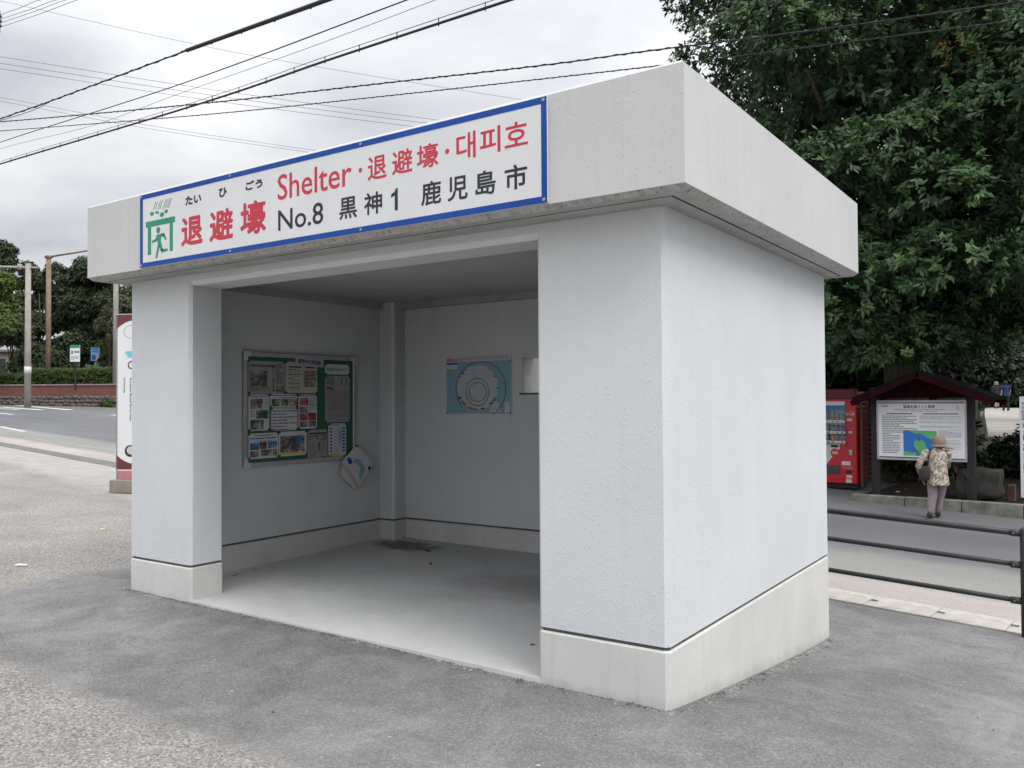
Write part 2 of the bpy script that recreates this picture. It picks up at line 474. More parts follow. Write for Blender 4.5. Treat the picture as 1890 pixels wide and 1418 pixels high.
# brick wall far on the left (bricks are about two pixels there)
g = G('far_brick', 0.9, 0.2)
bt = g.n('ShaderNodeTexBrick')
bt.inputs['Scale'].default_value = 1.0
bt.inputs['Brick Width'].default_value = 0.22
bt.inputs['Row Height'].default_value = 0.075
bt.inputs['Mortar Size'].default_value = 0.006
bt.inputs['Color1'].default_value = (0.20, 0.075, 0.06, 1)
bt.inputs['Color2'].default_value = (0.15, 0.055, 0.045, 1)
bt.inputs['Mortar'].default_value = (0.22, 0.17, 0.15, 1)
cm = g.n('ShaderNodeCombineXYZ')
s3 = g.n('ShaderNodeSeparateXYZ')
g.l(g.tc.outputs['Object'], s3.inputs[0])
g.l(s3.outputs[0], cm.inputs[0])
g.l(s3.outputs[2], cm.inputs[1])
g.l(cm.outputs[0], bt.inputs['Vector'])
brick_mat = g.done(bt.outputs['Color'])


def leaf_mat(name, stops, rough=0.45, spec=0.45, trans=0.0):
    g = G(name, rough, spec)
    a = g.n('ShaderNodeAttribute')
    a.attribute_name = 'tint'
    g.l(g.ramp(a.outputs['Fac'], *stops), g.b.inputs['Base Color'])
    return g.m


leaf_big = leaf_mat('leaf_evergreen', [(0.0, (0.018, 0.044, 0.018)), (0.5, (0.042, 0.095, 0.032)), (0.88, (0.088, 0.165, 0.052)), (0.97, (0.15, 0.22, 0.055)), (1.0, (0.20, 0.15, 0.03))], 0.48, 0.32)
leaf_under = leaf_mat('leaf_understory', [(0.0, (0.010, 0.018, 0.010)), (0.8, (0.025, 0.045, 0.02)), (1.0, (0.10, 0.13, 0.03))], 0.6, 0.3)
leaf_dark = leaf_mat('leaf_dark', [(0.0, (0.022, 0.034, 0.014)), (0.6, (0.046, 0.068, 0.027)), (1.0, (0.10, 0.13, 0.05))], 0.6, 0.3)
leaf_light = leaf_mat('leaf_light', [(0.0, (0.05, 0.085, 0.02)), (0.6, (0.10, 0.16, 0.035)), (1.0, (0.17, 0.24, 0.06))], 0.6, 0.3)
leaf_olive = leaf_mat('leaf_olive', [(0.0, (0.05, 0.06, 0.03)), (0.6, (0.09, 0.10, 0.05)), (1.0, (0.16, 0.17, 0.09))], 0.7, 0.25)
hedge_leaf = leaf_mat('leaf_hedge', [(0.0, (0.025, 0.05, 0.012)), (0.6, (0.06, 0.10, 0.025)), (1.0, (0.13, 0.18, 0.045))], 0.6, 0.3)
grass_leaf = leaf_mat('grass_blade', [(0.0, (0.08, 0.11, 0.03)), (1.0, (0.2, 0.22, 0.08))], 0.8, 0.2)


# ------------------------------------------------------------------ mesh helpers
class MB:
    def __init__(s):
        s.v, s.f, s.m, s.mats, s.smooth = [], [], [], [], []

    def mi(s, mat):
        if mat is None:
            return 0
        if mat not in s.mats:
            s.mats.append(mat)
        return s.mats.index(mat)

    def poly(s, pts, mat=None, sm=False):
        b = len(s.v)
        s.v += [tuple(map(float, p)) for p in pts]
        s.f.append(tuple(range(b, b + len(pts))))
        s.m.append(s.mi(mat))
        s.smooth.append(sm)
        return s

    def box(s, x0, y0, z0, x1, y1, z1, mat=None, bev=0.0):
        """axis box; bev chamfers every edge"""
        x0, x1 = min(x0, x1), max(x0, x1)
        y0, y1 = min(y0, y1), max(y0, y1)
        z0, z1 = min(z0, z1), max(z0, z1)
        b = len(s.v)
        k = s.mi(mat)
        if bev <= 0:
            s.v += [(x0, y0, z0), (x1, y0, z0), (x1, y1, z0), (x0, y1, z0), (x0, y0, z1), (x1, y0, z1), (x1, y1, z1), (x0, y1, z1)]
            for f in ((0, 3, 2, 1), (4, 5, 6, 7), (0, 1, 5, 4), (1, 2, 6, 5), (2, 3, 7, 6), (3, 0, 4, 7)):
                s.f.append(tuple(b + i for i in f))
                s.m.append(k)
                s.smooth.append(False)
            return s
        bm = bmesh.new()
        bmesh.ops.create_cube(bm, size=1.0)
        for v in bm.verts:
            v.co = Vector(((x0 + x1) / 2 + v.co.x * (x1 - x0), (y0 + y1) / 2 + v.co.y * (y1 - y0), (z0 + z1) / 2 + v.co.z * (z1 - z0)))
        bmesh.ops.bevel(bm, geom=bm.edges[:], offset=bev, segments=1, affect='EDGES')
        s.add_bm(bm, k)
        bm.free()
        return s

    def add_bm(s, bm, k=0, sm=False):
        b = len(s.v)
        bm.verts.index_update()
        s.v += [tuple(v.co) for v in bm.verts]
        for f in bm.faces:
            s.f.append(tuple(b + v.index for v in f.verts))
            s.m.append(k)
            s.smooth.append(sm)

    def prism(s, poly2, z0, z1, mat=None, top=True, bottom=True):
        """counter-clockwise polygon in xy, extruded in z"""
        n = len(poly2)
        b = len(s.v)
        k = s.mi(mat)
        s.v += [(p[0], p[1], z0) for p in poly2] + [(p[0], p[1], z1) for p in poly2]
        fs = [(b + i, b + (i + 1) % n, b + n + (i + 1) % n, b + n + i) for i in range(n)]
        if top:
            fs.append(tuple(b + n + i for i in range(n)))
        if bottom:
            fs.append(tuple(b + n - 1 - i for i in range(n)))
        for f in fs:
            s.f.append(f)
            s.m.append(k)
            s.smooth.append(False)
        return s

    def xprism(s, poly_xz, y0, y1, mat=None):
        """polygon in xz (counter-clockwise seen from -y) extruded from y0 (front) to y1"""
        n = len(poly_xz)
        b = len(s.v)
        k = s.mi(mat)
        s.v += [(p[0], y0, p[1]) for p in poly_xz] + [(p[0], y1, p[1]) for p in poly_xz]
        fs = [tuple(b + i for i in range(n)), tuple(b + 2 * n - 1 - i for i in range(n))]
        fs += [(b + (i + 1) % n, b + i, b + n + i, b + n + (i + 1) % n) for i in range(n)]
        for f in fs:
            s.f.append(f)
            s.m.append(k)
            s.smooth.append(False)
        return s

    def rings(s, rings, mat=None, closed=True, cap0=True, cap1=True, sm=True):
        """loft through rings of equal point count"""
        n = len(rings[0])
        b = len(s.v)
        k = s.mi(mat)
        for r_ in rings:
            s.v += [tuple(map(float, p)) for p in r_]
        for j in range(len(rings) - 1):
            for i in range(n if closed else n - 1):
                i2 = (i + 1) % n
                s.f.append((b + j * n + i, b + j * n + i2, b + (j + 1) * n + i2, b + (j + 1) * n + i))
                s.m.append(k)
                s.smooth.append(sm)
        if cap0:
            s.f.append(tuple(b + n - 1 - i for i in range(n)))
            s.m.append(k)
            s.smooth.append(False)
        if cap1:
            o = b + (len(rings) - 1) * n
            s.f.append(tuple(o + i for i in range(n)))
            s.m.append(k)
            s.smooth.append(False)
        return s

    def tube(s, pts, rad, n=8, mat=None, caps=True):
        pts = [np.array(p, float) for p in pts]
        if not hasattr(rad, '__len__'):
            rad = [rad] * len(pts)
        rs = []
        prev = None
        for i, p in enumerate(pts):
            t = pts[min(i + 1, len(pts) - 1)] - pts[max(i - 1, 0)]
            t = t / (np.linalg.norm(t) + 1e-12)
            if prev is None:
                a = np.array((0, 0, 1.0)) if abs(t[2]) < 0.9 else np.array((1.0, 0, 0))
            else:
                a = prev
            e1 = a - t * (a @ t)
            e1 /= np.linalg.norm(e1)
            e2 = np.cross(t, e1)
            prev = e1
            rs.append([p + rad[i] * (math.cos(q) * e1 + math.sin(q) * e2) for q in [2 * math.pi * j / n for j in range(n)]])
        return s.rings(rs, mat, True, caps, caps)

    def build(s, name, mat=None, parent=None, loc=None):
        me = bpy.data.meshes.new(name)
        me.from_pydata(s.v, [], s.f)
        mats = s.mats if s.mats else [mat]
        for mm in mats:
            me.materials.append(mm)
        if s.mats:
            me.polygons.foreach_set('material_index', s.m)
        me.polygons.foreach_set('use_smooth', s.smooth)
        me.update()
        return link(name, me, parent, loc)


def link(name, me, parent=None, loc=None):
    o = bpy.data.objects.new(name, me)
    COL.objects.link(o)
    if parent is not None:
        o.parent = parent
    if loc is not None:
        o.location = loc
    return o


def tag(o, label=None, cat=None, group=None, kind=None):
    for k, v_ in (('label', label), ('category', cat), ('group', group), ('kind', kind)):
        if v_:
            o[k] = v_
    return o


def thing(name, label, cat, loc=(0, 0, 0), rotz=0.0, group=None):
    o = bpy.data.objects.new(name, None)
    COL.objects.link(o)
    o.empty_display_size = 0.1
    o.location = tuple(map(float, loc))
    o.rotation_euler = (0, 0, rotz)
    return tag(o, label, cat, group)


def text_mesh(body, x0, z0, x1, z1, mat, parent, y=-0.002, bold=0.0, name='lettering', shear=0.0):
    """words as a flat mesh fitted into a box of the local xz plane, facing -y; bold is a share of the height"""
    c = bpy.data.curves.new('t', 'FONT')
    c.body = body
    c.shear = shear
    c.resolution_u = 3
    o = bpy.data.objects.new('t', c)
    COL.objects.link(o)
    dg = bpy.context.evaluated_depsgraph_get()
    me = bpy.data.meshes.new_from_object(o.evaluated_get(dg))
    bpy.data.objects.remove(o)
    bpy.data.curves.remove(c)
    n = len(me.vertices)
    a = np.empty(n * 3)
    me.vertices.foreach_get('co', a)
    a = a.reshape(-1, 3)
    mn, mx = a.min(0), a.max(0)
    e = bold * (z1 - z0)
    sx = (x1 - x0 - 2 * e) / max(mx[0] - mn[0], 1e-6)
    sz = (z1 - z0 - 2 * e) / max(mx[1] - mn[1], 1e-6)
    q = np.zeros_like(a)
    q[:, 0] = x0 + e + (a[:, 0] - mn[0]) * sx
    q[:, 2] = z0 + e + (a[:, 1] - mn[1]) * sz
    q[:, 1] = y
    fs_ = [tuple(p_.vertices) for p_ in me.polygons]
    bpy.data.meshes.remove(me)
    VV_, FF_ = [], []
    sh = [(0, 0)] + ([(math.cos(t), math.sin(t)) for t in [math.pi / 4 * i for i in range(8)]] if e > 0 else [])
    for k, (dx, dz) in enumerate(sh):
        VV_.append(q + np.array((dx * e, -0.00006 * k, dz * e)))
        FF_ += [tuple(i + k * n for i in f) for f in fs_]
    me = bpy.data.meshes.new(name)
    me.from_pydata([tuple(map(float, v_)) for v_ in np.concatenate(VV_)], [], FF_)
    me.materials.append(mat)
    me.update()
    return link(name, me, parent)


def textlines(mb, x0, z0, x1, z1, n, mat, y=-0.0015, fill=0.55, seed=0, ragged=True):
    """rows of tiny printed words too small to read in the photograph"""
    rr = random.Random(seed)
    h = (z1 - z0) / n
    for i in range(n):
        zt = z1 - i * h
        x = x0
        xe = x1 if (not ragged or rr.random() < 0.7) else x0 + (x1 - x0) * rr.uniform(0.4, 0.95)
        while x < xe - 0.004:
            w = min(rr.uniform(0.02, 0.07) * max(1, (x1 - x0) / 0.5), xe - x)
            mb.poly([(x, y, zt - h * fill), (x + w, y, zt - h * fill), (x + w, y, zt), (x, y, zt)], mat)
            x += w + rr.uniform(0.003, 0.010) * max(1, (x1 - x0) / 0.5)


def rect(mb, x0, z0, x1, z1, mat, y=-0.0015):
    mb.poly([(x0, y, z0), (x1, y, z0), (x1, y, z1), (x0, y, z1)], mat)


def disc(mb, cx, cz, rx, rz, mat, y, n=24, inner=None, jitter=0.0, a0=0, a1=2 * math.pi):
    an = [a0 + (a1 - a0) * i / n for i in range(n + 1)]
    rr = [1 + jitter * random.uniform(-1, 1) for _ in range(n)]
    rr.append(rr[0])
    P = [(cx + rx * k * math.cos(a), y, cz + rz * k * math.sin(a)) for a, k in zip(an, rr)]
    if inner is None:
        mb.poly(P[:-1], mat)
    else:
        Q = [(cx + (p[0] - cx) * inner, y, cz + (p[2] - cz) * inner) for p in P]
        for i in range(n):
            mb.poly([P[i], P[i + 1], Q[i + 1], Q[i]], mat)


# ------------------------------------------------------------------ terrain: road frame (s along the road, uphill to the left; n across)
P0 = np.array([-0.3626, 4.576, -0.415])
RD = np.array([-0.9943, 0.1066, 0.0])
RN = np.array([0.1066, 0.9943, 0.0])
SL = 0.0375
ROAD_ANG = math.atan2(-RD[1], -RD[0])


def road(s, n, dz=0.0):
    p = P0 + RD * s + RN * n
    return (p[0], p[1], P0[2] + SL * s + dz)


def zlot(x, y):
    s = -(x + 0.3626) / 0.9943
    ye = 4.576 + 0.1066 * s
    ze = P0[2] + SL * s
    zf = -0.0085 * x - 0.012
    t = min(max(y / max(ye, 1.0), 0.0), 1.0)
    k = 1 - (1 - t) ** 1.6
    return zf + (ze - zf) * k


def spaced(a, b, fine0, fine1, fs, cs):
    xs = [a]
    while xs[-1] < b - 1e-6:
        x = xs[-1]
        st = fs if fine0 - 1e-6 <= x < fine1 else cs
        nx = x + st
        if x < fine0 < nx:
            nx = fine0
        xs.append(min(nx, b))
    return xs


def sheet(name, ss, ns, zf, mat, uv=True):
    vs_, fs_, uvl = [], [], []
    for n_ in ns:
        for s_ in ss:
            p = P0 + RD * s_ + RN * n_
            vs_.append((p[0], p[1], zf(s_, n_, p[0], p[1])))
            uvl.append((s_, n_))
    k = len(ss)
    for j in range(len(ns) - 1):
        for i in range(k - 1):
            fs_.append((j * k + i + 1, j * k + i, (j + 1) * k + i, (j + 1) * k + i + 1))
    me = bpy.data.meshes.new(name)
    me.from_pydata(vs_, [], fs_)
    u = me.uv_layers.new(name='UVMap')
    for lp in me.loops:
        u.data[lp.index].uv = uvl[lp.vertex_index]
    me.materials.append(mat)
    me.polygons.foreach_set('use_smooth', [True] * len(fs_))
    me.update()
    o = link(name, me)
    return tag(o, kind='structure')


ss_l = spaced(-60, 140, -6, 9, 0.25, 2.0)
ns_l = [-90, -60, -40, -25, -16, -12] + [x for x in np.arange(-10, -0.01, 0.25)] + [-0.01]
sheet('car_park_ground', ss_l, ns_l, lambda s, n, x, y: zlot(x, y) + 0.008 * math.sin(1.7 * x + 0.6 * y) * math.sin(1.3 * y + 0.4), lot_mat)
sheet('road', spaced(-60, 140, -6, 9, 1.0, 4.0), [0.44, 1.2, 2.9, 5.0, 7.42, 9.0, 12.0, 16.0, 20.0], lambda s, n, x, y: P0[2] + SL * s, road_mat)
sheet('ground', spaced(-160, 240, -6, 9, 5, 20.0), [-160, -60, 0, 8, 20, 60, 240], lambda s, n, x, y: P0[2] + SL * max(min(s, 90), -40) - 0.30, soil_mat)

# road paint (left stretch): centre dashes, zebra bars and a faint edge line
mb = MB()


def stripe(s0, n0, s1, n1, w, dz=0.005):
    a = np.array([s0, n0])
    b = np.array([s1, n1])
    d = (b - a) / np.linalg.norm(b - a)
    q = np.array([-d[1], d[0]]) * w / 2
    mb.poly([road(*(a + q), dz), road(*(b + q), dz), road(*(b - q), dz), road(*(a - q), dz)])


def onroad(px, py):
    q = ray(px, py)
    nn = np.array([SL * -RD[0], SL * -RD[1], 1.0])
    t = ((P0 - EYE) @ nn) / (q @ nn)
    p = EYE + q * t - P0
    return p @ RD, p @ RN


def stripe_px(a, b, w):
    s0, n0 = onroad(*a)
    s1, n1 = onroad(*b)
    stripe(s0, n0, s1, n1, w)


stripe_px((0, 788), (46, 797), 0.17)
stripe_px((-60, 757), (24, 765.5), 0.22)
stripe_px((32, 748.5), (130, 757), 0.42)
stripe_px((0, 751.5), (77, 757), 0.42)
stripe_px((-40, 752.5), (35, 756.5), 0.3)
stripe_px((205, 766), (260, 770), 0.3)
tag(mb.build('road_marking', line_mat), kind='structure')
mb = MB()
stripe_px((46, 808), (216, 833), 0.09)
tag(mb.build('road_edge_line', pm('worn_line', (0.42, 0.42, 0.41), (0.26, 0.26, 0.26), 7, 0.8)), kind='structure')

# gutter covers along the near edge
gut = thing('gutter', None, None, road(0, 0))
tag(gut, kind='structure')
gut.rotation_euler = (0, 0, 0)


def gutter_cover():
    m = MB()
    l0, l1, w0, w1 = 0.003, 0.587, 0.0, 0.43
    pl = [(l0, w0), (l1, w0), (l1, 0.20), (l1 - 0.062, 0.20), (l1 - 0.062, 0.275), (l1, 0.275), (l1, w1), (l0, w1)]
    m.prism(pl, -0.09, 0.012)
    return m


ang = math.atan2(RD[1], RD[0])
tilt = Matrix.Rotation(ang, 4, 'Z') @ Matrix.Rotation(-math.atan(SL), 4, 'Y')
first = None
mb = gutter_cover()
# flip across so that the notch lies on the road side
mb.v = [(x, -y, z) for x, y, z in mb.v]
mb.f = [tuple(reversed(f)) for f in mb.f]
for i in range(-14, 14):
    s0 = -0.302 + i * 0.59 - 0.59
    if first is None:
        first = mb.build('gutter_cover', gutter_mat, gut)
        o = first
    else:
        o = first.copy()
        COL.objects.link(o)
        o.parent = gut
    p = np.array(road(s0, 0.0)) - np.array(road(0, 0))
    o.matrix_local = Matrix.Translation(p) @ tilt @ Matrix.Rotation(random.uniform(-.004, .004), 4, 'X')
mb = MB()
mb.poly([np.array(road(s, n, -0.10)) - np.array(road(0, 0)) for s, n in ((-40, -0.02), (-40, 0.46), (100, 0.46), (100, -0.02))])
mb.build('channel', groove_mat, gut)
mb = MB()
for s0, s1 in ((-60, -8.9), (8.0, 140)):
    mb.poly([np.array(road(s, n, 0.004)) - np.array(road(0, 0)) for s, n in ((s0, 0.0), (s1, 0.0), (s1, 0.43), (s0, 0.43))])
mb.build('far_run', pm('edge_asphalt', (0.20, 0.195, 0.185), (0.14, 0.14, 0.135), 3, 0.9, 0.3, 60), gut)

# kerb across the road and planting bed behind it
KZ = -0.20
kb = tag(thing('kerb', None, None, road(2.3, 7.42)), kind='structure')
kb.rotation_euler = (0, 0, ROAD_ANG)
first = None
for i in range(9):
    m = MB()
    zt = KZ - road(2.3, 7.42)[2] + random.uniform(-.008, .004)
    m.box(i * 0.9 + 0.004, 0, -0.6, i * 0.9 + 0.892, 0.15, zt, bev=0.012)
    m.build('kerb_block', kerb_mat, kb)
mb = MB()
bed = [road(s, n) for s, n in ((2.25, 7.56), (-12, 7.56), (-12, 30), (2.25, 30))]
mb.poly([(p[0], p[1], KZ - 0.04) for p in bed])
tag(mb.build('planting_bed', soil_mat), kind='structure')
# raised path that climbs away on the right, on its own low terrace
pth = [at(1790, 806, 21.5), at(2080, 806, 21.5), at(1990, 752, 60), at(1800, 752, 60)]
mb = MB()
mb.poly(pth, path_mat)
b_ = [(p[0], p[1], -0.4) for p in pth]
for i in range(4):
    j = (i + 1) % 4
    mb.poly([b_[i], b_[j], pth[j], pth[i]], kerb_mat)
tag(mb.build('path', None), kind='structure')

# ------------------------------------------------------------------ the shelter
W, D, GZ = 4.70, 3.0865, 0.285            # width, depth, height of the groove above ground
OF, OS, OL, OB = 0.276, 0.226, 0.150, 0.142
ZB, ZT, ZH, ZC = GZ + 2.2457, GZ + 2.8198, GZ + 2.1396, GZ + 2.285
shelter = thing('concrete_shelter', 'grey stucco evacuation shelter with flat overhanging roof and wide open front', 'shelter')


def cham(pts, c):
    """chamfer the marked corners (third value true) of a polygon"""
    o = []
    n = len(pts)
    for i, p in enumerate(pts):
        if len(p) > 2 and p[2]:
            a = np.array(pts[i - 1][:2])
            b = np.array(pts[(i + 1) % n][:2])
            q = np.array(p[:2])
            o.append(tuple(q + (a - q) / np.linalg.norm(a - q) * c))
            o.append(tuple(q + (b - q) / np.linalg.norm(b - q) * c))
        else:
            o.append(tuple(p[:2]))
    return o


def grow(pts, e):
    """offset a counter-clockwise rectilinear polygon outward by e"""
    n = len(pts)
    o = []
    for i in range(n):
        a, b, c = (np.array(pts[j][:2], float) for j in (i - 1, i, (i + 1) % n))
        d1 = (b - a) / np.linalg.norm(b - a)
        d2 = (c - b) / np.linalg.norm(c - b)
        n1 = np.array([d1[1], -d1[0]])
        n2 = np.array([d2[1], -d2[0]])
        q = b + e * (n1 + n2)
        o.append((q[0], q[1]) + tuple(pts[i][2:]))
    return o


foot_right = [(-0.77, 0, 1), (0, 0, 1), (0, D, 1), (-0.22, D), (-0.22, 0.30), (-0.77, 0.30, 1)]
foot_left = [(-W, 0, 1), (-W + 0.80, 0, 1), (-W + 0.80, 0.30, 1), (-W + 0.22, 0.30), (-W + 0.22, D), (-W, D, 1)]
foot_back = [(-W + 0.22, 2.88), (-0.22, 2.88), (-0.22, D), (-W + 0.22, D)]
col_left = [(-W + 0.22, 2.69), (-W + 0.41, 2.69, 1), (-W + 0.41, 2.88), (-W + 0.22, 2.88)]
col_right = [(-0.41, 2.69, 1), (-0.22, 2.69), (-0.22, 2.88), (-0.41, 2.88)]
wx0, wx1, wz0, wz1 = -2.79, -1.90, GZ + 1.318, GZ + 1.66
for nm, ft in (('wall', foot_right), ('wall', foot_left), ('column', col_left), ('column', col_right)):
    mb = MB().prism(cham(ft, 0.022), GZ + 0.009, ZC + 0.05)
    mb.build(nm, stucco, shelter)
mb = MB()
x0, x1 = -W + 0.22, -0.22
mb.box(x0, 2.88, GZ + 0.009, x1, D, wz0)
mb.box(x0, 2.88, wz0, wx0, D, wz1)
mb.box(wx1, 2.88, wz0, x1, D, wz1)
mb.box(x0, 2.88, wz1, x1, D, ZC + 0.05)
bw = mb.build('wall', stucco, shelter)
tag(bw, 'rear wall with a small unglazed opening')
mb = MB()
mb.box(wx0 - 0.02, 2.860, wz0 - 0.018, wx1 + 0.045, 2.878, wz0 - 0.003)
mb.build('sill', groove_mat, bw)  # sill lip in a dark colour that also carries its shadow line
MB().box(wx0 - 0.08, D + 0.002, wz0 - 0.06, wx0, D + 0.11, wz1 + 0.06).build('added_sky_block', beige_wall, bw)  # added box outside the opening, blocks the bright sky beyond the jamb
MB().box(wx0 - 0.001, 2.90, wz0 + 0.001, wx0 + 0.006, D + 0.108, wz1 - 0.001).build('jamb', plinth_mat, bw)
for ft in (foot_right, foot_left, foot_back, col_left, col_right):
    e = 0.0 if ft is foot_back else 0.004
    mb = MB().prism(cham(grow(ft, -0.010), 0.02), GZ - 0.012, GZ + 0.012)
    mb.build('groove', groove_mat, shelter)
    a = cham(grow(ft, 0.003), 0.022)
    b = cham(grow(ft, -0.006), 0.022)
    mb = MB()
    zz = [-0.75, GZ - 0.019, GZ - 0.010]
    mb.rings([[(p[0], p[1], zz[0]) for p in a], [(p[0], p[1], zz[1]) for p in a], [(p[0], p[1], zz[2]) for p in b]], None, sm=False)
    mb.build('plinth', plinth_mat, shelter)
# lintel with chamfered lower edges
c = 0.03
prof = [(0.0, ZC + 0.05), (0.0, ZH + c), (c, ZH), (0.30 - 0.012, ZH), (0.30, ZH + 0.012), (0.30, ZC + 0.05)]
xa, xb = -W + 0.80 - 0.021, -0.77 + 0.021
mb = MB().rings([[(xa, y, z) for y, z in prof], [(xb, y, z) for y, z in prof]], None, sm=False)
mb.build('lintel', stucco, shelter)
# ceiling and roof
MB().box(-W + 0.1, 0.15, ZC, -0.1, D - 0.1, ZC + 0.045).build('ceiling', ceil_mat, shelter)
X0, X1, Y0, Y1 = -W - OL, OS, -OF, D + OB


def rr(o, z):
    return [(X0 + o, Y0 + o, z), (X1 - o, Y0 + o, z), (X1 - o, Y1 - o, z), (X0 + o, Y1 - o, z)]


mb = MB()
ZS = ZB - 0.026
mb.rings([rr(0.015, ZT), rr(0.0, ZT - 0.015), rr(0.0, ZB)], fascia_paint, cap0=False, cap1=False, sm=False)
mb.poly(rr(0.015, ZT), fascia_paint)
mb.rings([rr(0.0, ZB), rr(0.030, ZS)], drip_mat, cap0=False, cap1=False, sm=False)
mb.rings([rr(0.030, ZS), rr(0.105, ZS)], soffit_mat, cap0=False, cap1=False, sm=False)
mb.rings([rr(0.105, ZS), rr(0.105, ZS + 0.02), rr(0.119, ZS + 0.02), rr(0.119, ZS)], groove_mat, cap0=False, cap1=False, sm=False)
mb.rings([rr(0.119, ZS), rr(0.42, ZS)], soffit_mat, cap0=False, cap1=False, sm=False)
mb.rings([rr(0.42, ZS), rr(0.42, ZC + 0.046)], soffit_mat, cap0=False, cap1=True, sm=False)
# rings were listed from the top down: turn the faces outward
mb.f = [tuple(reversed(f)) if i != 8 else f for i, f in enumerate(mb.f)]
roof = mb.build('roof', None, shelter)
# floor slab, falling slightly to the front
mb = MB()
fl = [(-W + 0.80, 0.0, 0.036), (-0.77, 0.0, 0.014), (-0.77, 0.30, 0.022), (-0.22, 0.30, 0.022), (-0.22, 2.88, 0.070), (-W + 0.22, 2.88, 0.074), (-W + 0.22, 0.30, 0.040), (-W + 0.80, 0.30, 0.040)]
nx, ny = 12, 8
gx = np.linspace(-W + 0.22, -0.22, nx + 1)
gy = np.linspace(0.30, 2.88, ny + 1)
zf = lambda x, y: 0.008 + 0.022 * (-x - 0.77) / 3.13 + 0.017 * y
for i in range(nx):
    for j in range(ny):
        q = [(gx[i], gy[j]), (gx[i + 1], gy[j]), (gx[i + 1], gy[j + 1]), (gx[i], gy[j + 1])]
        mb.poly([(x, y, zf(x, y)) for x, y in q])
q = [(-W + 0.775, 0.0), (-0.745, 0.0), (-0.745, 0.30), (-W + 0.775, 0.30)]
mb.poly([(x, y, zf(x, y)) for x, y in q])
mb.poly([(-W + 0.775, 0, -0.3), (-0.745, 0, -0.3), (-0.745, 0, zf(-0.745, 0)), (-W + 0.775, 0, zf(-W + 0.775, 0))])
mb.build('floor_slab', floor_mat, shelter)
p = onz(983, 1191, 0.016)
mb = MB()
mb.tube([(p[0], p[1], zf(p[0], p[1]) - 0.01), (p[0], p[1], zf(p[0], p[1]) + 0.002)], 0.017, 14)
mb.build('drain_hole', groove_mat, shelter)  # dark disc on the slab drawn for the open drain hole

# ------------------------------------------------------------------ sign on the fascia
SX, SZ, SW, SH = -4.095, ZB + 0.006, 3.585, 0.543
sign = thing('shelter_sign', 'long white shelter sign with blue border and red lettering on the roof edge', 'sign', (SX, Y0 - 0.003, SZ))
MB().box(0, -0.012, 0, SW, 0.002, SH).build('panel', white_sign, sign)
mb = MB()
bw_ = 0.034
for q in ((0, 0, SW, bw_), (0, SH - bw_, SW, SH), (0, bw_, bw_, SH - bw_), (SW - bw_, bw_, SW, SH - bw_)):
    mb.box(q[0] - (0.001 if q[0] == 0 else 0), -0.0135, q[1], q[2], -0.0122, q[3])
mb.build('border', blue_sign, sign)
YT = -0.0126
for body, q, mt, bd in (('たい', (0.557, 0.392, 0.739, 0.458), black_ink, 0.055), ('ひ', (0.934, 0.395, 1.022, 0.459), black_ink, 0.055), ('ごう', (1.217, 0.402, 1.39, 0.463), black_ink, 0.055),
                        ('退', (0.508, 0.103, 0.756, 0.308), red_ink, 0.034), ('避', (0.831, 0.100, 1.088, 0.316), red_ink, 0.032), ('壕', (1.163, 0.104, 1.424, 0.327), red_ink, 0.030),
                        ('Shelter', (1.538, 0.292, 2.203, 0.457), red_ink, 0.010), ('退', (2.335, 0.297, 2.486, 0.436), red_ink, 0.018), ('避', (2.528, 0.300, 2.684, 0.440), red_ink, 0.018),
                        ('壕', (2.717, 0.303, 2.875, 0.440), red_ink, 0.018), ('대', (3.001, 0.306, 3.133, 0.452), red_ink, 0.014), ('피', (3.162, 0.309, 3.296, 0.450), red_ink, 0.014), ('호', (3.324, 0.318, 3.47, 0.447), red_ink, 0.014),
                        ('No.8', (1.542, 0.094, 1.958, 0.229), black_ink, 0.012), ('黒', (2.097, 0.095, 2.246, 0.227), black_ink, 0.02), ('神', (2.306, 0.095, 2.45, 0.227), black_ink, 0.02),
                        ('鹿', (2.748, 0.091, 2.893, 0.225), black_ink, 0.02), ('児', (2.939, 0.090, 3.077, 0.224), black_ink, 0.02), ('島', (3.13, 0.093, 3.264, 0.224), black_ink, 0.02), ('市', (3.322, 0.093, 3.464, 0.224), black_ink, 0.02)):
    text_mesh(body, *q, mt, sign, YT, bd)
for x, z in ((2.275, 0.372), (2.937, 0.371)):
    mb = MB()
    disc(mb, x, z, 0.015, 0.015, red_ink, YT, 14)
    mb.build('lettering', None, sign)
mb = MB()
mb.poly([(x, YT, z) for x, z in ((2.548, 0.094), (2.572, 0.094), (2.572, 0.222), (2.556, 0.222), (2.548, 0.205), (2.520, 0.192), (2.520, 0.172), (2.548, 0.182))], black_ink)
mb.build('lettering', None, sign)
# pictogram: figure running under a roof, stones falling
mb = MB()
gi = green_ink


def bar2(a, b, w0, w1=None):
    w1 = w0 if w1 is None else w1
    a = np.array(a)
    b = np.array(b)
    d = (b - a) / np.linalg.norm(b - a)
    q = np.array([-d[1], d[0]])
    P = [a + q * w0 / 2, b + q * w1 / 2, b - q * w1 / 2, a - q * w0 / 2]
    mb.poly([(p_[0], YT, p_[1]) for p_ in reversed(P)], gi)


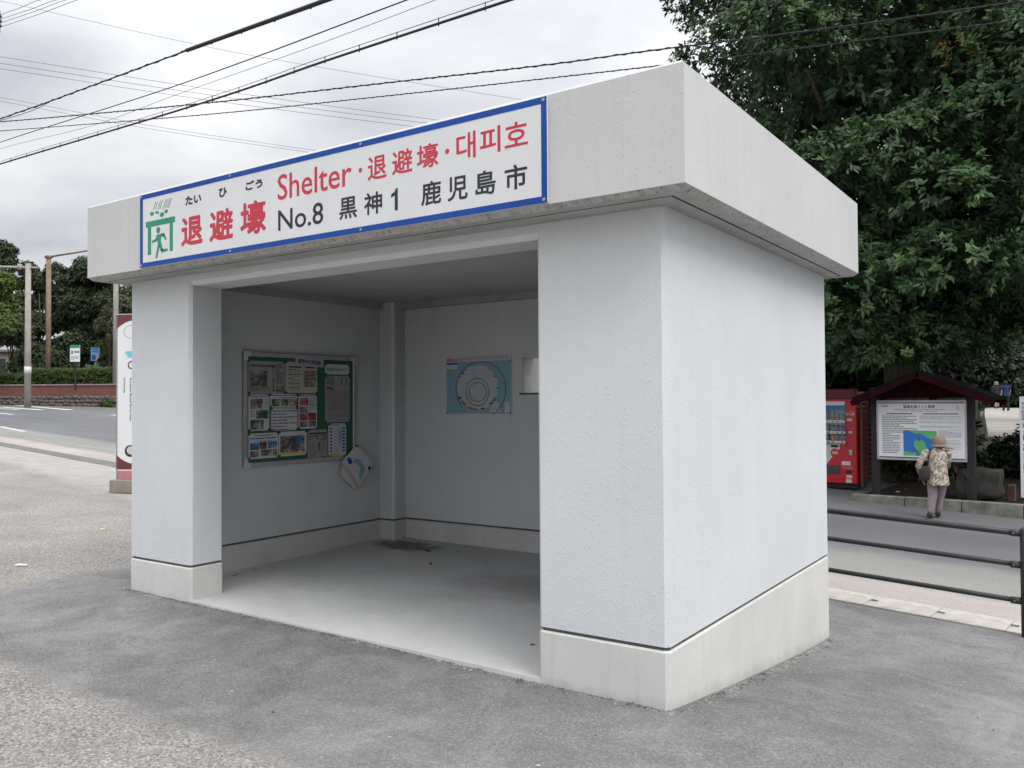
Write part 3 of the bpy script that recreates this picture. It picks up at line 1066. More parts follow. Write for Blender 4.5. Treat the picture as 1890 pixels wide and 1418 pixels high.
rect(mb, 0.072, 0.292, 0.434, 0.335, gi, YT)
rect(mb, 0.098, 0.087, 0.140, 0.292, gi, YT)
rect(mb, 0.370, 0.087, 0.408, 0.292, gi, YT)
YT -= 0.0003
disc(mb, 0.230, 0.258, 0.024, 0.024, gi, YT, 18)
mb.poly([(x, YT - 0.0002, z) for x, z in ((0.216, 0.226), (0.212, 0.196), (0.232, 0.140), (0.262, 0.148), (0.262, 0.190), (0.285, 0.228))], gi)
bar2((0.268, 0.222), (0.300, 0.214), 0.024)
bar2((0.294, 0.222), (0.322, 0.178), 0.024, 0.018)
bar2((0.220, 0.218), (0.200, 0.184), 0.024, 0.02)
bar2((0.206, 0.186), (0.150, 0.180), 0.02, 0.018)
bar2((0.240, 0.156), (0.204, 0.054), 0.030, 0.020)
bar2((0.252, 0.156), (0.276, 0.100), 0.032, 0.026)
bar2((0.268, 0.102), (0.345, 0.102), 0.028, 0.018)
YT += 0.0003
for x, z in ((0.150, 0.389), (0.272, 0.366), (0.328, 0.383)):
    disc(mb, x, z, 0.026, 0.017, gi, YT, 8, jitter=0.2)
for x, z in ((0.205, 0.392), (0.225, 0.388)):
    disc(mb, x, z, 0.012, 0.010, gi, YT, 7, jitter=0.2)
for a, b in (((0.197, 0.470), (0.168, 0.415)), ((0.218, 0.468), (0.192, 0.418)), ((0.259, 0.470), (0.226, 0.408)), ((0.282, 0.470), (0.250, 0.412)), ((0.326, 0.470), (0.284, 0.402)), ((0.349, 0.470), (0.308, 0.405)), ((0.375, 0.471), (0.335, 0.408)), ((0.395, 0.471), (0.352, 0.406))):
    bar2(a, b, 0.007)
mb.build('pictogram', None, sign)
for x in (0.018, 1.06, 2.28, SW - 0.018):
    for z in (0.016, SH - 0.016):
        MB().tube([(x, -0.0135, z), (x, -0.018, z)], 0.009, 10).build('screw', steel, sign)

# ------------------------------------------------------------------ notice board on the left inner wall
BX = -W + 0.22
board = thing('notice_board', 'green felt notice board in aluminium frame on inner left wall', 'notice board', (BX, 0.92, GZ + 0.660), R(90))
BW, BH = 1.392, 1.038
MB().box(0.02, -0.020, 0.02, BW - 0.02, -0.002, BH - 0.02).build('felt_panel', felt, board)
fw = 0.042
for q in ((0, 0, BW, fw), (0, BH - fw, BW, BH), (0, fw, fw, BH - fw), (BW - fw, fw, BW, BH - fw)):
    MB().box(q[0], -0.034, q[1], q[2], -0.001, q[3], bev=0.004).build('frame_bar', alu, board)
for x, z in ((0, 0), (BW - 0.075, 0), (0, BH - 0.075), (BW - 0.075, BH - 0.075)):
    m = MB()
    m.box(x - 0.003, -0.037, z - 0.003, x + 0.078, -0.0345, z + 0.078 if False else z + 0.078)
    c0 = m
    # corner cap is an L: leave the inner quarter open
    sx = 1 if x == 0 else -1
    sz = 1 if z == 0 else -1
    bx = x - 0.003 if x == 0 else x + 0.078
    bz = z - 0.003 if z == 0 else z + 0.078
    m = MB()
    P = [(bx, bz), (bx + sx * 0.08, bz), (bx + sx * 0.08, bz + sz * 0.047), (bx + sx * 0.047, bz + sz * 0.047), (bx + sx * 0.047, bz + sz * 0.08), (bx, bz + sz * 0.08)]
    if sx * sz < 0:
        P = P[::-1]
    m.xprism(P, -0.0375, -0.0342)
    m.build('corner_cap', white_pl, board)
PAPER_Y = -0.0215


def paper(label, q, mat, deco, layer=0, pins=True, tiltd=0.0, cat='notice', name='pinned_notice'):
    """a sheet pinned on the board: sheet (slightly curled), its print, four pins"""
    x0, z0, x1, z1 = q
    w, h = x1 - x0, z1 - z0
    y = PAPER_Y - 0.0025 * layer
    o = thing(name, label, cat, (BX - y, 0.92 + x0, GZ + 0.660 - 0.048 + z0), R(90))
    o.rotation_euler = (0, R(tiltd), R(90))
    m = MB()
    k = 6
    for i in range(k):
        xa, xb = w * i / k, w * (i + 1) / k
        f = lambda t: -0.0012 * math.sin(math.pi * t / w)
        m.poly([(xa, f(xa), 0), (xb, f(xb), 0), (xb, f(xb), h), (xa, f(xa), h)])
    m.build('sheet', mat, o)
    m = MB()
    deco(m, w, h)
    if m.f:
        # lay the print on the curled sheet
        m.v = [(a, b - 0.0016, c_) for a, b, c_ in m.v]
        tag(m.build('print', None, o), kind='stuff')
    if pins:
        for x, z in ((0.008, 0.008), (w - 0.008, 0.008), (0.008, h - 0.008), (w - 0.008, h - 0.008)):
            MB().tube([(x, -0.001, z), (x, -0.010, z)], [0.009, 0.007], 8).build('pin', plastic_black, o)
    return o


def d_news1(m, w, h):
    rect(m, 0.02, h - 0.055, w * 0.72, h - 0.032, grey_ink)
    rect(m, 0.015, h * 0.22, w * 0.50, h * 0.72, ph_grey)
    textlines(m, 0.015, 0.02, w * 0.6, h * 0.20, 5, grey_ink, seed=3)
    textlines(m, w * 0.74, h * 0.30, w * 0.97, h * 0.93, 12, grey_ink, seed=4)
    rect(m, w * 0.74, h * 0.04, w * 0.97, h * 0.26, ph_grey)


o = paper('newspaper page with grey photo, top left on the green board', (0.057, 0.707, 0.471, 1.005), news, d_news1)
for i, ch in enumerate('島のバス島外避難'):
    text_mesh(ch, 0.265, 0.262 - 0.031 * i - 0.026, 0.291, 0.262 - 0.031 * i, black_ink, o, -0.0036, 0.01)


def d_text2(m, w, h):
    rect(m, 0.035, h - 0.055, w * 0.48, h - 0.043, black_ink)
    rect(m, w * 0.62, h - 0.055, w * 0.88, h - 0.043, black_ink)
    for i in range(5):
        zz = h * 0.72 - i * h * 0.145
        textlines(m, 0.03, zz, w * 0.47, zz + 0.013, 1, black_ink, seed=20 + i)
        textlines(m, 0.045, zz - 0.022, w * 0.44, zz - 0.006, 1, grey_ink, seed=30 + i, fill=0.3)
    textlines(m, w * 0.58, h * 0.18, w * 0.97, h * 0.72, 12, black_ink, seed=5)
    rect(m, w * 0.555, h * 0.1, w * 0.56, h * 0.74, grey_ink)


paper('cream sheet with two columns of black headings, top middle of board', (0.479, 0.716, 0.873, 1.01), paper_c, d_text2)


def d_none(m, w, h):
    pass


o = paper('tilted cream strip with blue lettering over the board top edge', (0.585, 0.985, 0.94, 1.062), paper_c, d_none, 6, False, 3.0)
text_mesh('黒神中の学習展!!', 0.03, 0.015, 0.325, 0.062, blue_ink, o, -0.0036, 0.03)


def d_card(m, w, h):
    pass


o = paper('white title card with rounded corners above the long clipping', (0.974, 0.902, 1.303, 1.003), paper_w, d_card)
text_mesh('島外側からのメッセージ', 0.02, 0.035, 0.31, 0.066, grey_ink, o, -0.0036, 0.01)


def d_long(m, w, h):
    textlines(m, 0.02, h * 0.80, w * 0.25, h * 0.97, 6, grey_ink, seed=8)
    for x in (0.27, 0.62, 0.82):
        rect(m, w * x, h * 0.80, w * x + 0.016, h * 0.96, grey_ink)
    rect(m, 0.02, h * 0.68, w * 0.36, h * 0.76, ph_grey)
    textlines(m, 0.02, h * 0.22, w * 0.96, h * 0.66, 22, grey_ink, seed=9, fill=0.35)
    textlines(m, 0.015, h * 0.03, w * 0.96, h * 0.20, 6, blue_ink, seed=10, fill=0.25)


paper('long grey newspaper clipping on the right of the green board', (0.973, 0.428, 1.311, 0.889), news, d_long)


def d_ph1(m, w, h):
    rect(m, 0.02, h * 0.60, w * 0.68, h * 0.88, ph_mix)
    rect(m, w * 0.36, h * 0.33, w * 0.94, h * 0.57, ph_green)
    rect(m, 0.018, h * 0.03, w * 0.72, h * 0.30, ph_green)
    textlines(m, 0.02, h * 0.92, w * 0.9, h * 0.96, 1, blue_ink, seed=11)
    textlines(m, w * 0.76, h * 0.62, w * 0.95, h * 0.88, 8, grey_ink, seed=12, fill=0.3)
    textlines(m, 0.02, h * 0.36, w * 0.3, h * 0.56, 6, grey_ink, seed=13, fill=0.3)


paper('white sheet with three staggered photos at the board left edge', (0.057, 0.374, 0.289, 0.702), paper_w, d_ph1)


def d_strip(m, w, h):
    textlines(m, 0.015, h * 0.80, w * 0.95, h * 0.93, 1, blue_ink, seed=14, ragged=False)
    textlines(m, w * 0.3, h * 0.68, w * 0.92, h * 0.76, 1, blue_ink, seed=15, ragged=False)
    for i in range(3):
        rect(m, 0.015 + i * w * 0.325, h * 0.08, 0.015 + (i + 0.97) * w * 0.325 - 0.004, h * 0.62, (ph_green, ph_green, ph_mix)[i])


paper('white strip with a row of three landscape photos, centre of board', (0.298, 0.582, 0.619, 0.706), paper_w, d_strip)


def d_big(m, w, h):
    for i in range(7):
        zz = h - 0.025 - i * h * 0.135
        textlines(m, 0.015, zz - 0.012, w * (0.97 if i % 2 == 0 else 0.6), zz, 1, grey_ink, seed=40 + i, fill=0.8)
    for q in ((0.004, 0.006, w - 0.004, 0.008), (0.004, h - 0.008, w - 0.004, h - 0.006), (0.004, 0.006, 0.006, h - 0.006), (w - 0.006, 0.006, w - 0.004, h - 0.006)):
        rect(m, *q, grey_ink)


paper('white sheet of widely spaced text lines below the photo strip', (0.307, 0.367, 0.622, 0.578), paper_w, d_big, 1)


def d_ph6(m, w, h):
    for i, (x0_, z0_, x1_, z1_, mt) in enumerate(((0.05, 0.68, 0.52, 0.90, ph_red), (0.05, 0.46, 0.50, 0.65, ph_grey), (0.05, 0.24, 0.46, 0.44, ph_red), (0.50, 0.24, 0.94, 0.46, ph_red), (0.05, 0.05, 0.46, 0.21, ph_grey), (0.50, 0.05, 0.94, 0.22, ph_mix))):
        rect(m, w * x0_, h * z0_, w * x1_, h * z1_, mt)
    textlines(m, w * 0.56, h * 0.50, w * 0.95, h * 0.88, 9, grey_ink, seed=16, fill=0.35)
    textlines(m, w * 0.05, h * 0.93, w * 0.95, h * 0.97, 1, blue_ink, seed=17)


paper('white sheet with six reddish photos beside the bare green strip', (0.635, 0.375, 0.867, 0.703), paper_w, d_ph6)


def d_bl1(m, w, h):
    textlines(m, w * 0.2, h * 0.86, w * 0.8, h * 0.93, 1, blue_ink, seed=18, ragged=False)
    textlines(m, w * 0.04, h * 0.74, w * 0.94, h * 0.82, 1, blue_ink, seed=19, ragged=False)
    textlines(m, w * 0.2, h * 0.67, w * 0.8, h * 0.70, 1, blue_ink, seed=21, ragged=False)
    for x0_, z0_, x1_, z1_, mt in ((0.04, 0.35, 0.33, 0.62, ph_blue), (0.35, 0.37, 0.60, 0.65, ph_mix), (0.64, 0.39, 0.95, 0.66, ph_blue), (0.04, 0.07, 0.34, 0.30, ph_mix), (0.40, 0.08, 0.95, 0.34, ph_mix)):
        rect(m, w * x0_, h * z0_, w * x1_, h * z1_, mt)


paper('white sheet with blue headings over five photos, bottom left of board', (0.057, 0.122, 0.394, 0.351), paper_w, d_bl1)


def d_bl2(m, w, h):
    rect(m, w * 0.04, h * 0.16, w * 0.92, h * 0.82, ph_mix)
    rect(m, w * 0.53, h * 0.45, w * 0.92, h * 0.82, ph_blue, -0.002)
    rect(m, w * 0.04, h * 0.07, w * 0.90, h * 0.15, yellow_ink)


paper('white sheet with boat photos and a yellow caption bar', (0.4, 0.126, 0.735, 0.355), paper_w, d_bl2)


def d_clip(m, w, h):
    rect(m, 0.015, h * 0.86, w * 0.97, h * 0.91, black_ink)
    rect(m, 0.015, h * 0.66, w * 0.95, h * 0.84, ph_grey)
    textlines(m, 0.015, h * 0.05, w * 0.48, h * 0.58, 12, grey_ink, seed=22, fill=0.35)
    textlines(m, w * 0.62, h * 0.16, w * 0.95, h * 0.62, 12, grey_ink, seed=23, fill=0.35)
    rect(m, w * 0.53, h * 0.30, w * 0.59, h * 0.60, black_ink)
    rect(m, w * 0.68, h * 0.03, w * 0.92, h * 0.13, black_ink)


paper('pinkish newspaper cutting at the bottom of the green board', (0.748, 0.059, 1.003, 0.36), news, d_clip)


def d_map(m, w, h):
    m.poly([(w * x, -0.0014, h * z) for x, z in ((0.30, 0.10), (0.62, 0.12), (0.64, 0.30), (0.50, 0.55), (0.56, 0.88), (0.42, 0.86), (0.30, 0.60))], mapland)
    m.poly([(w * x, -0.0015, h * z) for x, z in ((0.66, 0.30), (0.72, 0.45), (0.74, 0.75), (0.58, 0.90), (0.52, 0.60))], mapsea)
    for i in range(8):
        rect(m, w * 0.07, h * (0.14 + 0.098 * i), w * 0.20, h * (0.14 + 0.098 * i + 0.05), blue_ink)
        rect(m, w * 0.76, h * (0.14 + 0.098 * i), w * 0.92, h * (0.14 + 0.098 * i + 0.055), blue_ink)
    rect(m, w * 0.06, h * 0.03, w * 0.62, h * 0.085, yellow_ink)
    textlines(m, w * 0.06, h * 0.93, w * 0.7, h * 0.97, 1, black_ink, seed=24)


paper('small island map with rows of blue icons, lower right of board', (1.015, 0.087, 1.257, 0.414), paper_w, d_map)

# stack of folded leaflets hanging by one corner from the board frame
lf = thing('leaflet_stack', 'tilted stack of folded map leaflets hanging from board corner', 'leaflets', (BX + 0.04, 0.92 + 1.355, GZ + 0.660 - 0.048 + 0.190), R(90))
def leaf_sheet(name, pts, y, mat):
    m = MB()
    m.xprism(pts, y - 0.006, y)
    return m.build(name, mat, lf)


leaf_sheet('back_sheet', [(0.05, -0.06), (-0.17, -0.17), (-0.200, -0.295), (0.0, -0.455), (0.20, -0.285)], -0.004, paper_w)
leaf_sheet('middle_sheet', [(-0.02, -0.08), (-0.212, -0.185), (-0.155, -0.235), (-0.02, -0.385), (0.02, -0.45), (0.055, -0.43), (0.12, -0.2)], -0.013, paper_c)
fsh = leaf_sheet('front_sheet', [(0.0, 0.0), (-0.209, -0.165), (-0.105, -0.222), (-0.02, -0.33), (0.045, -0.425), (0.205, -0.262), (0.185, -0.235), (0.238, -0.175)], -0.022, paper_w)
m = MB()
m.poly([(x, -0.0293, z) for x, z in ((-0.03, -0.13), (0.06, -0.16), (0.12, -0.24), (0.08, -0.34), (0.05, -0.36), (0.03, -0.30), (0.06, -0.24), (0.0, -0.19), (-0.05, -0.17))], mapsea)
m.poly([(x, -0.0295, z) for x, z in ((-0.14, -0.135), (-0.09, -0.12), (-0.05, -0.175), (-0.10, -0.195))], blue_ink)
m.poly([(x, -0.0295, z) for x, z in ((0.16, -0.24), (0.185, -0.22), (0.205, -0.255), (0.18, -0.275))], black_ink)
tag(m.build('print', None, lf), kind='stuff')
MB().tube([(0.0, -0.02, -0.012), (0.0, -0.042, -0.012)], [0.012, 0.009], 8).build('pin', plastic_black, lf)

# ------------------------------------------------------------------ hazard map poster on the rear wall
post = thing('hazard_map', 'pale blue volcano hazard map poster on the shelter rear wall', 'poster', (-3.722, 2.878, GZ + 1.107))
PW, PH = 0.815, 0.578
MB().box(0, -0.008, 0, PW, 0, PH).build('panel', paper_w, post)
m = MB()
rect(m, 0.008, 0.008, PW - 0.008, PH - 0.045, mapsea, -0.0085)
m.build('sea', None, post)
m = MB()
random.seed(11)
disc(m, 0.40, 0.27, 0.255, 0.225, mapland, -0.0092, 40, jitter=0.035)
m.poly([(x, -0.0090, z) for x, z in ((0.55, 0.02), (0.70, 0.02), (0.66, 0.12), (0.58, 0.14))], mapland)
m.build('island', None, post)
m = MB()
disc(m, 0.402, 0.224, 0.146, 0.144, teal_i, -0.0097, 40, 0.93)
disc(m, 0.405, 0.224, 0.112, 0.100, maroon_p, -0.0097, 36, 0.93)
disc(m, 0.44, 0.25, 0.315, 0.28, purple_i, -0.0097, 50, 0.97, a0=-0.9, a1=3.9)
for i in range(26):
    a = random.uniform(0, 6.28)
    x, z = 0.40 + 0.25 * math.cos(a), 0.27 + 0.22 * math.sin(a)
    rect(m, x - 0.02, z - 0.006, x + 0.02, z + 0.006, (teal_i, teal_i, grey_ink, red_ink)[i % 4], -0.0098)
for i in range(12):
    x, z = random.uniform(0.03, 0.76), random.uniform(0.03, 0.45)
    rect(m, x, z, x + 0.025, z + 0.006, grey_ink, -0.0098)
rect(m, 0.015, 0.46, 0.15, 0.52, paper_w, -0.0096)
rect(m, 0.015, 0.505, 0.15, 0.52, blue_ink, -0.0099)
rect(m, 0.735, 0.02, 0.795, 0.12, paper_w, -0.0096)
textlines(m, 0.40, PH - 0.040, 0.79, PH - 0.006, 3, grey_ink, -0.0094, 0.3, 51)
tag(m.build('print', None, post), kind='stuff')
text_mesh('桜島火山ハザードマップ', 0.012, PH - 0.042, 0.385, PH - 0.006, red_ink, post, -0.0096, 0.02)
for x, z in ((0.012, 0.012), (PW - 0.012, 0.012), (PW - 0.012, PH - 0.05), (0.6, 0.012)):
    MB().tube([(x, -0.008, z), (x, -0.014, z)], 0.007, 8).build('pin', plastic_black, post)

# ------------------------------------------------------------------ guard rail beside the road
GR = thing('guard_rail', 'dark three-rail pipe fence along the roadside behind the shelter', 'guard rail', road(0, -0.06))
gb = np.array(road(0, -0.06))


def gl(s, z):
    return np.array(road(s, -0.06)) - gb + np.array((0, 0, z))


for z, r_ in ((0.865, 0.027), (0.60, 0.022), (0.30, 0.022)):
    MB().tube([gl(s, z) for s in np.linspace(-1.64, 6.4, 14)], r_, 12).build('rail', rail_paint, GR)
for s in (-1.645, 0.40, 2.40, 4.40, 6.40):
    p = gl(s, 0)
    pst = MB().tube([p + (0, 0, -0.3), p + (0, 0, 0.895), p + (0, 0, 0.915)], [0.030, 0.030, 0.018], 12).build('post', rail_paint, GR)
    for z in (0.865, 0.60, 0.30):
        q = gl(s, z)
        MB().tube([q + RD * 0.03, q + RD * 0.10], 0.030, 12).build('clamp', rail_paint, pst)
        MB().tube([q + RD * 0.07 - RN * 0.028, q + RD * 0.07 - RN * 0.036], 0.006, 8).build('bolt', steel, pst)

# ------------------------------------------------------------------ vending machine across the road
vp = onz(1583, 903, -0.27)
VW, VH, VD = 1.15, 1.93, 0.72
vm = thing('vending_machine', 'red drinks vending machine beside the roofed information board', 'vending machine', vp, ROAD_ANG)
MB().box(-VW, 0.03, 0.10, 0, VD, VH, bev=0.012).build('cabinet', red_enamel, vm)
door = MB()
door.box(-VW, -0.03, 0.10, 0, 0.028, VH - 0.005, bev=0.01)
door = door.build('door', red_enamel, vm)
MB().box(-VW + 0.04, 0.06, 0.0, -0.04, VD - 0.05, 0.099).build('base', plastic_black, vm)
MB().box(-VW - 0.005, -0.05, VH - 0.16, 0.005, 0.10, VH + 0.05, bev=0.015).build('canopy', pm('dark_red_trim', (0.16, 0.012, 0.02), (0.12, 0.01, 0.015), 3, 0.5), vm)
win = MB()
win.box(-VW + 0.05, -0.034, 1.00, -0.20, -0.0305, VH - 0.19)
win = win.build('display_window', disp_blue, vm)
gl_ = G('display_glass', 0.05, 0.5)
tr_n = gl_.n('ShaderNodeBsdfTransparent')
gy_n = gl_.n('ShaderNodeBsdfGlossy')
gy_n.inputs['Roughness'].default_value = 0.03
mx_n = gl_.n('ShaderNodeMixShader')
mx_n.inputs[0].default_value = 0.07
gl_.l(tr_n.outputs[0], mx_n.inputs[1])
gl_.l(gy_n.outputs[0], mx_n.inputs[2])
gl_.l(mx_n.outputs[0], gl_.t.nodes['Material Output'].inputs['Surface'])
MB().box(-VW + 0.05, -0.105, 0.88, -0.20, -0.100, VH - 0.285).build('pane', gl_.m, vm)
MB().box(-VW + 0.05, -0.05, VH - 0.28, -0.21, -0.035, VH - 0.20).build('brand_strip', white_pl, vm)
text_mesh('Coca-Cola', -0.9, VH - 0.265, -0.62, VH - 0.215, red_ink, vm, -0.052, 0.0, shear=0.3)
text_mesh('Coca-Cola', -0.26, 1.45, -0.03, 1.53, white_pl, vm, -0.033, 0.01, shear=0.4)
for row, (zz, mats) in enumerate(((1.36, (can_green, can_orange, can_green, can_dark, can_orange)), (1.14, (can_purple, can_purple, can_green, can_green, can_green)), (0.92 + 0.03, (can_dark, can_dark, can_orange, can_dark, can_dark)))):
    MB().box(-VW + 0.05, -0.085, zz - 0.055, -0.20, -0.035, zz - 0.005).build('shelf', white_pl, vm)
    for k in range(9):
        x = -0.26 - k * 0.092
        h = (0.20, 0.13, 0.13)[row] * (0.75 if (row == 0 and k < 2) else 1)
        m = MB()
        m.tube([(x, -0.062, zz), (x, -0.062, zz + h * 0.7), (x, -0.062, zz + h * 0.85), (x, -0.062, zz + h)], [0.03, 0.03, 0.02, 0.013], 8)
        m.build('drink_sample', mats[k % 5], vm)
        MB().box(x - 0.02, -0.088, zz - 0.045, x + 0.02, -0.0855, zz - 0.02).build('select_button', (plastic_black, yellow_ink)[(k + row) % 3 == 0], vm)
MB().xprism([(-VW + 0.05, 0.46), (-0.60, 0.46), (-0.38, 0.74), (-0.22, 0.88), (-VW + 0.05, 0.88)], -0.0345, -0.0305).build('white_panel', white_pl, vm)
m = MB()
disc(m, -0.42, 0.70, 0.09, 0.09, red_enamel, -0.036, 20)
disc(m, -0.28, 0.83, 0.055, 0.055, red_enamel, -0.036, 20)
rect(m, -0.48, 0.68, -0.37, 0.73, paper_c, -0.0372)
m.build('coin_badge', None, vm)
MB().box(-0.50, -0.037, 0.81, -0.36, -0.035, 0.86).build('price_display', plastic_black, vm)
MB().box(-0.15, -0.045, 0.66, -0.07, -0.031, 0.78, bev=0.01).build('lock', steel, vm)
MB().box(-VW + 0.10, -0.040, 0.28, -0.33, -0.031, 0.45, bev=0.006).build('delivery_flap', pm('smoky_flap', (0.10, 0.10, 0.11), (0.05, 0.05, 0.055), 5, 0.25), vm)
m = MB()
for x, z, w_, h_ in ((-0.29, 0.46, 0.17, 0.08), (-0.20, 0.21, 0.11, 0.06), (-0.21, 0.08 + 0.04, 0.11, 0.07), (-0.18, 1.34, 0.10, 0.05), (-0.15, 1.10, 0.07, 0.04)):
    m.box(x, -0.034, z, x + w_, -0.0305, z + h_)
m.build('label_plate', paper_w, vm)
MB().box(-0.28, -0.033, 0.395, -0.07, -0.0305, 0.43).build('label_plate', pink_p, vm)
MB().box(-0.21, -0.036, 0.30, -0.10, -0.0305, 0.36).build('coin_return', plastic_black, vm)
# lattice screen standing at its right side
sc_ = thing('lattice_screen', 'dark brown lattice screen at the vending machine side', 'screen', (np.array(vp) + np.array((0.05, 0.05, 0))), ROAD_ANG)
MB().box(0, 0, 0.05, 0.035, 0.045, 1.86).build('post', pm('screen_wood', (0.16, 0.10, 0.07), (0.10, 0.065, 0.045), 8, 0.8), sc_)
MB().box(0, 0.65, 0.05, 0.035, 0.695, 1.86).build('post', dark_wood, sc_)
for i in range(18):
    MB().box(0.005, 0.046, 0.10 + i * 0.097, 0.03, 0.649, 0.155 + i * 0.097).build('slat', dark_wood, sc_)

# ------------------------------------------------------------------ roofed information board
bl_ = onz(1618, 916, KZ - 0.06)
br_ = onz(1794, 927, KZ - 0.06)
bd = np.array(br_) - np.array(bl_)
BA = math.atan2(bd[1], bd[0])
BL = float(np.hypot(bd[0], bd[1]))
ib = thing('information_board', 'roofed timber information board with white panel and coloured island map', 'information board', bl_, BA)
PXM = 1561.0 / 14.0
for x in (0.0, BL):
    MB().box(x - 0.065, -0.065, -0.2, x + 0.065, 0.065, 1.98, bev=0.008).build('post', dark_wood, ib)
pz0, pz1 = 0.70, 1.72
px0, px1 = 0.055, BL - 0.060
MB().box(px0, -0.075, pz0, px1, -0.02, pz1).build('panel', pm('panel_white', (0.88, 0.89, 0.90), (0.84, 0.85, 0.86), 2, 0.35, spec=0.5), ib)
for q in ((px0 - 0.01, pz0 - 0.02, px1 + 0.01, pz0 + 0.012), (px0 - 0.01, pz1 - 0.012, px1 + 0.01, pz1 + 0.02), (px0 - 0.014, pz0 + 0.012, px0 + 0.012, pz1 - 0.012), (px1 - 0.012, pz0 + 0.012, px1 + 0.014, pz1 - 0.012)):
    MB().box(q[0], -0.085, q[1], q[2], -0.0155, q[3]).build('panel_frame', alu, ib)
yp = -0.0765
m = MB()
pw, ph_ = px1 - px0, pz1 - pz0
ux = lambda f: px0 + pw * f
uz = lambda f: pz0 + ph_ * (1 - f)
rect(m, ux(0.015), uz(0.985), ux(0.985), uz(0.965), maroon_p, yp)
rect(m, ux(0.015), uz(0.035), ux(0.985), uz(0.018), maroon_p, yp)
textlines(m, ux(0.055), uz(0.56), ux(0.46), uz(0.25), 10, grey_ink, yp, 0.42, 61)
textlines(m, ux(0.055), uz(0.92), ux(0.265), uz(0.56), 12, grey_ink, yp, 0.42, 62)
textlines(m, ux(0.11), uz(0.225), ux(0.41), uz(0.205), 1, black_ink, yp, 0.9, 63)
lg = pm('ink_pale_grey', (0.42, 0.43, 0.45), (0.36, 0.37, 0.39), 8, 0.5)
textlines(m, ux(0.49), uz(0.32), ux(0.95), uz(0.25), 4, lg, yp, 0.4, 64)
textlines(m, ux(0.49), uz(0.38), ux(0.95), uz(0.345), 2, lg, yp, 0.4, 65)
textlines(m, ux(0.49), uz(0.46), ux(0.95), uz(0.42), 3, lg, yp, 0.4, 66)
textlines(m, ux(0.70), uz(0.62), ux(0.95), uz(0.49), 8, lg, yp, 0.4, 67)
textlines(m, ux(0.70), uz(0.82), ux(0.95), uz(0.66), 9, lg, yp, 0.4, 68)
textlines(m, ux(0.53), uz(0.225), ux(0.92), uz(0.205), 1, grey_ink, yp, 0.9, 69)
textlines(m, ux(0.90), uz(0.15), ux(0.95), uz(0.085), 4, lg, yp, 0.5, 70)
tag(m.build('print', None, ib), kind='stuff')
text_mesh('猛威を語りつぐ鳥居', ux(0.305), uz(0.115), ux(0.665), uz(0.062), black_ink, ib, yp, 0.02)
text_mesh('BURIED SHRINE GATE SPEAKS OF THE FURY OF THE ERUPTION', ux(0.20), uz(0.150), ux(0.77), uz(0.130), grey_ink, ib, yp, 0.01)
text_mesh('埋没鳥居   黒神埋没鳥居   매몰된 도리이', ux(0.26), uz(0.178), ux(0.70), uz(0.160), grey_ink, ib, yp, 0.0)
text_mesh('現在地周辺', ux(0.05), uz(0.092), ux(0.13), uz(0.068), blue_ink, ib, yp, 0.03)
m = MB()
mx = lambda f: ux(0.302 + 0.378 * f)
mz = lambda f: uz(0.505 + 0.435 * f)
rect(m, mx(0), mz(1), mx(1), mz(0), sea, yp - 0.0003)
m.poly([(mx(x), yp - 0.0008, mz(z)) for x, z in ((0.15, 0.0), (0.25, 0.07), (0.40, 0.14), (0.52, 0.10), (0.62, 0.17), (0.70, 0.27), (0.85, 0.33), (0.93, 0.30), (1.0, 0.31), (1.0, 0.0))], land)
m.poly([(mx(x), yp - 0.0008, mz(z)) for x, z in ((0.0, 0.83), (0.0, 1.0), (0.39, 1.0), (0.37, 0.86), (0.25, 0.88), (0.12, 0.83))], land)
m.poly([(mx(x), yp - 0.0008, mz(z)) for x, z in ((0.36, 0.38), (0.30, 0.52), (0.35, 0.68), (0.40, 0.84), (0.52, 0.90), (0.66, 0.86), (0.72, 0.72), (0.66, 0.50), (0.55, 0.36), (0.45, 0.33))], land)
m.poly([(mx(x), yp - 0.0012, mz(z)) for x, z in ((0.42, 0.32), (0.45, 0.40), (0.50, 0.42), (0.52, 0.33), (0.47, 0.27))], purple_i)
m.poly([(mx(x), yp - 0.0012, mz(z)) for x, z in ((0.30, 0.72), (0.38, 0.88), (0.50, 0.82), (0.42, 0.79), (0.34, 0.71))], purple_i)
m.poly([(mx(x), yp - 0.0012, mz(z)) for x, z in ((0.62, 0.72), (0.56, 0.86), (0.70, 0.80), (0.71, 0.70))], pink_i)
m.poly([(mx(x), yp - 0.0012, mz(z)) for x, z in ((0.36, 0.60), (0.36, 0.66), (0.43, 0.64), (0.44, 0.60))], pink_i)
m.build('island_map', None, ib)
# gable roof: two pitched slopes, maroon bargeboards and gable board
ex0, ex1, ap_x = -0.24, BL + 0.44, BL * 0.54
ez, az = 1.74, 2.22


def slope(xa, za, xb, zb, y0, y1, t, mat, name, par):
    m_ = MB()
    d = np.array((xb - xa, zb - za))
    q = np.array((-d[1], d[0])) / np.linalg.norm(d) * t
    if q[1] < 0:
        q = -q
    P = [(xa, za), (xb, zb), (xb + q[0], zb + q[1]), (xa + q[0], za + q[1])]
    if xa > xb:
        P = P[::-1]
    m_.xprism(P, y0, y1)
    return m_.build(name, mat, par)


